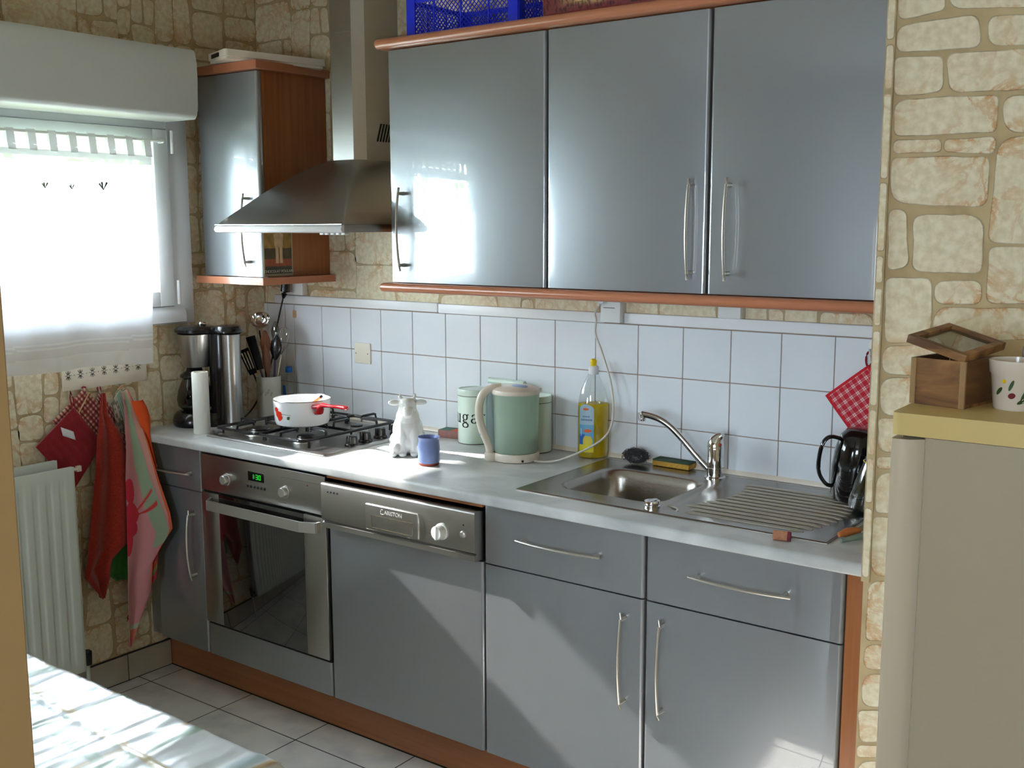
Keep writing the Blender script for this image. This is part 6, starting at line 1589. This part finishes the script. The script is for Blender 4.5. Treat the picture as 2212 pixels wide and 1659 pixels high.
# ------------------------------------------------------------------ table and cloth
TX0, TX1, TY0, TY1 = 0.90, 2.005, -2.55, -1.745
tb = thing('kitchen_table', 'kitchen table hidden under the glossy tablecloth at the near left', 'table', ((TX0 + TX1) / 2, (TY0 + TY1) / 2, 0))
b = B(); b.box(TX0, TY0, 0.715, TX1, TY1, 0.745, 0.003); build('tabletop', b, 'wood_x', tb)
for x in (TX0 + 0.08, TX1 - 0.08):
    for y in (TY0 + 0.08, TY1 - 0.08):
        b = B(); b.tube([(x, y, 0.0), (x, y, 0.715)], [0.018, 0.024], 16); build('leg', b, 'wood', tb)
def cloth_pt(u, v):
    # u across x, v across y, parameter beyond the edge drops down
    ov = 0.22; X = TX0 - ov + (TX1 - TX0 + 2 * ov) * u; Y = TY0 - ov + (TY1 - TY0 + 2 * ov) * v
    r_ = 0.012
    dx = max(TX0 - X, X - TX1, 0); dy = max(TY0 - Y, Y - TY1, 0)
    sx_ = -1 if X < TX0 else 1; sy_ = -1 if Y < TY0 else 1
    x = min(max(X, TX0), TX1); y = min(max(Y, TY0), TY1); z = 0.7475
    d = math.hypot(dx, dy)
    if d > 0:
        k = min(d / r_, PI / 2) if d < r_ * PI / 2 else PI / 2
        out = r_ * math.sin(k); z = 0.7475 - r_ * (1 - math.cos(k)) - max(0, d - r_ * PI / 2) * 0.98
        fl = 0.03 * min(1, max(0, d - 0.02) / 0.2)
        if dx > 0 and dy > 0: fl += 0.055 * min(1, min(dx, dy) / 0.1)
        out += fl + 0.006 * math.sin((X + Y) * 30) * min(1, d / 0.1)
        x += sx_ * out * (dx / d); y += sy_ * out * (dy / d)
    # wrinkles
    w1 = noise.noise(Vector((X * 12, Y * 3.2 + X * 2.0, 0.3))); w2 = noise.noise(Vector((X * 30 + Y * 3, Y * 7, 4.1))); w3 = noise.noise(Vector((X * 50, Y * 22, 8.0)))
    wr = 0.0024 * max(0, 0.35 - abs(w1)) / 0.35 + 0.0006 * max(0, 0.3 - abs(w2)) / 0.3 + 0.00025 * w3
    z += wr
    # pressed fold lines
    for (a, c, s0) in ((0.0, 1, TY1 - 0.105), (0.0, 1, TY1 - 0.26)):
        dd = abs(Y - s0 + 0.02 * math.sin(X * 4)); z += 0.0016 * math.exp(-(dd / 0.006) ** 2)
    for s0 in (TX1 - 0.30, TX1 - 0.72): z += 0.0012 * math.exp(-((X - s0) / 0.006) ** 2)
    return (x, y, z)
b = B(); b.grid(cloth_pt, 260, 220); o = build('tablecloth', b, 'cloth', None, solid=0.0012, normals=False)
tag(o, 'white vinyl tablecloth with pastel green and ochre plaid, creased, on the kitchen table', 'tablecloth')

# ------------------------------------------------------------------ fridge
fx0, fx1, fy0, fy1 = 2.818, 3.37, -1.200, -0.640
fr_ = thing('fridge', 'old cream refrigerator with a yellowed top, against the papered end wall', 'fridge', ((fx0 + fx1) / 2, (fy0 + fy1) / 2, 0))
b = B(); b.box(fx0 + 0.004, fy0 + 0.045, 0.02, fx1 - 0.004, fy1, 1.297, 0.004); build('cabinet_body', b, 'fridge_edge', fr_)
b = B(); b.prism(rounded_rect(fx0, fy0 - 0.002, fx1, fy1, 0.012, 5), 'xy', 1.304, 1.338, smooth=True); build('top_cover', b, 'fridge_top', fr_)
b = B(); b.box(fx0 + 0.01, fy0 + 0.03, 1.296, fx1 - 0.01, fy1, 1.3045); build('top_gap', b, 'black_matte', fr_)
b = B(); b.prism([(fx0 + 0.050, fy0 + 0.04), (fx0 + 0.050, fy0 + 0.004), (fx0 + 0.053, fy0), (fx1 - 0.008, fy0), (fx1, fy0 + 0.008), (fx1, fy0 + 0.04)], 'xy', 0.06, 1.303, smooth=True); dd = build('door', b, 'fridge', fr_)
b = B(); b.prism([(fx0, fy0 + 0.04), (fx0, fy0 + 0.006), (fx0 + 0.003, fy0 + 0.001), (fx0 + 0.008, fy0), (fx0 + 0.028, fy0 + 0.004), (fx0 + 0.040, fy0 + 0.014), (fx0 + 0.049, fy0 + 0.020), (fx0 + 0.049, fy0 + 0.04)], 'xy', 0.06, 1.297, smooth=True); build('grip_edge', b, 'fridge_edge', dd)
for x in (fx0 + 0.05, fx1 - 0.05):
    for y in (fy0 + 0.1, fy1 - 0.06):
        b = B(); b.tube([(x, y, 0), (x, y, 0.03)], 0.018, 12); build('foot', b, 'black', fr_)

# wooden box with glazed lid on the fridge
bxo = Vector((2.815, -1.098, 1.338)); bxa = math.atan2(-1.117 + 1.098, 2.901 - 2.815)
t = thing('wooden_box', 'small weathered wooden box on the fridge, its glazed lid askew', 'box', bxo)
XF = Matrix.Translation(bxo) @ Matrix.Rotation(bxa, 4, 'Z'); BW, BD, BH = 0.088, 0.118, 0.074
b = B(); b.xf = XF
b.box(0, 0, 0.0, BW, BD, 0.005); b.box(0.006, 0, 0.005, BW - 0.006, 0.005, BH); b.box(0.006, BD - 0.005, 0.005, BW - 0.006, BD, BH)
bb = build('box_body', b, 'old_wood', t)
b = B(); b.xf = XF; b.box(0.0, 0.005, 0.005, 0.005, BD - 0.005, BH); b.box(BW - 0.005, 0.005, 0.005, BW, BD - 0.005, BH); build('side_panel', b, 'old_wood_y', bb)
b = B(); b.xf = XF
for x in (-0.001, BW - 0.008): b.box(x, -0.0012, 0.0, x + 0.009, 0.004, BH, 0.0006)
build('corner_strip', b, 'old_wood_light', bb)
# lid: tilted, resting askew
lidc = bxo + Vector((0.052, 0.056, 0.096))
XL = Matrix.Translation(lidc) @ Matrix.Rotation(bxa + R(1), 4, 'Z') @ Matrix.Rotation(R(15), 4, 'Y') @ Matrix.Rotation(R(5), 4, 'X')
b = B(); b.xf = XL; w_, d_, h_ = 0.05, 0.066, 0.0065
b.box(-w_, -d_, -h_, w_, -d_ + 0.012, h_, 0.0006); b.box(-w_, d_ - 0.012, -h_, w_, d_, h_, 0.0006); b.box(-w_, -d_ + 0.012, -h_, -w_ + 0.012, d_ - 0.012, h_, 0.0006); b.box(w_ - 0.012, -d_ + 0.012, -h_, w_, d_ - 0.012, h_, 0.0006)
ld = build('lid', b, 'old_wood', t)
b = B(); b.xf = XL; b.box(-w_ + 0.0115, -d_ + 0.0115, 0.0, w_ - 0.0115, d_ - 0.0115, 0.0015); build('lid_glass', b, 'box_glass', ld)
# flower pot
ptc = Vector((2.962, -1.062, 1.338))
t = thing('flower_pot', 'cream glazed pot painted with leaves and a ladybird, on the fridge', 'pot', ptc)
b = B(); b.lathe([(0.0, 0.0), (0.028, 0.0), (0.030, 0.003), (0.0355, 0.055), (0.0375, 0.057), (0.0395, 0.076), (0.0375, 0.077), (0.0355, 0.060), (0.027, 0.006), (0.0, 0.006)], ptc, 44, cap0=False, cap1=False); pp = build('pot_body', b, 'pot', t)
def onp(a_deg, z, off=0.0006):
    r_ = 0.030 + (0.0355 - 0.030) * (z - 0.003) / 0.052 + off; a = af + R(a_deg); return ptc + Vector((r_ * math.cos(a), r_ * math.sin(a), z))
def dec(matn, name, shapes):
    b = B()
    for (a0, z0, ra, rz, rot_) in shapes:
        vs = []
        for q_ in range(0, 360, 20):
            x, y = ra * math.cos(R(q_)), rz * math.sin(R(q_)); xr = x * math.cos(R(rot_)) - y * math.sin(R(rot_)); yr = x * math.sin(R(rot_)) + y * math.cos(R(rot_))
            vs.append(b.v(onp(a0 + math.degrees(xr / 0.033), z0 + yr)))
        b.face(vs)
    build(name, b, matn, pp, normals=False)
dec('ladybird', 'ladybird_print', [(-32, 0.024, 0.0055, 0.0045, 20)])
dec('pot_print', 'leaf_print', [(-66, 0.030, 0.008, 0.003, 50), (-34, 0.040, 0.009, 0.0025, 70), (2, 0.018, 0.013, 0.0035, 28), (8, 0.036, 0.021, 0.003, 62), (26, 0.020, 0.008, 0.0035, -20)])
dec('yellow', 'flower_print', [(-52, 0.046, 0.003, 0.003, 0)])
# dark jar behind the pot
jb = Vector((2.985, -0.975, 1.338))
t = thing('dark_jar', 'dark brown jar with navy cap at the frame edge behind the pot and box', 'jar', jb)
b = B(); b.lathe([(0.030, 0.0), (0.032, 0.004), (0.032, 0.088), (0.026, 0.098), (0.020, 0.102)], jb, 32); build('jar_body', b, 'dark_brown', t)
b = B(); b.lathe([(0.022, 0.102), (0.023, 0.104), (0.023, 0.118), (0.020, 0.121)], jb, 28); build('cap', b, 'navy', t)
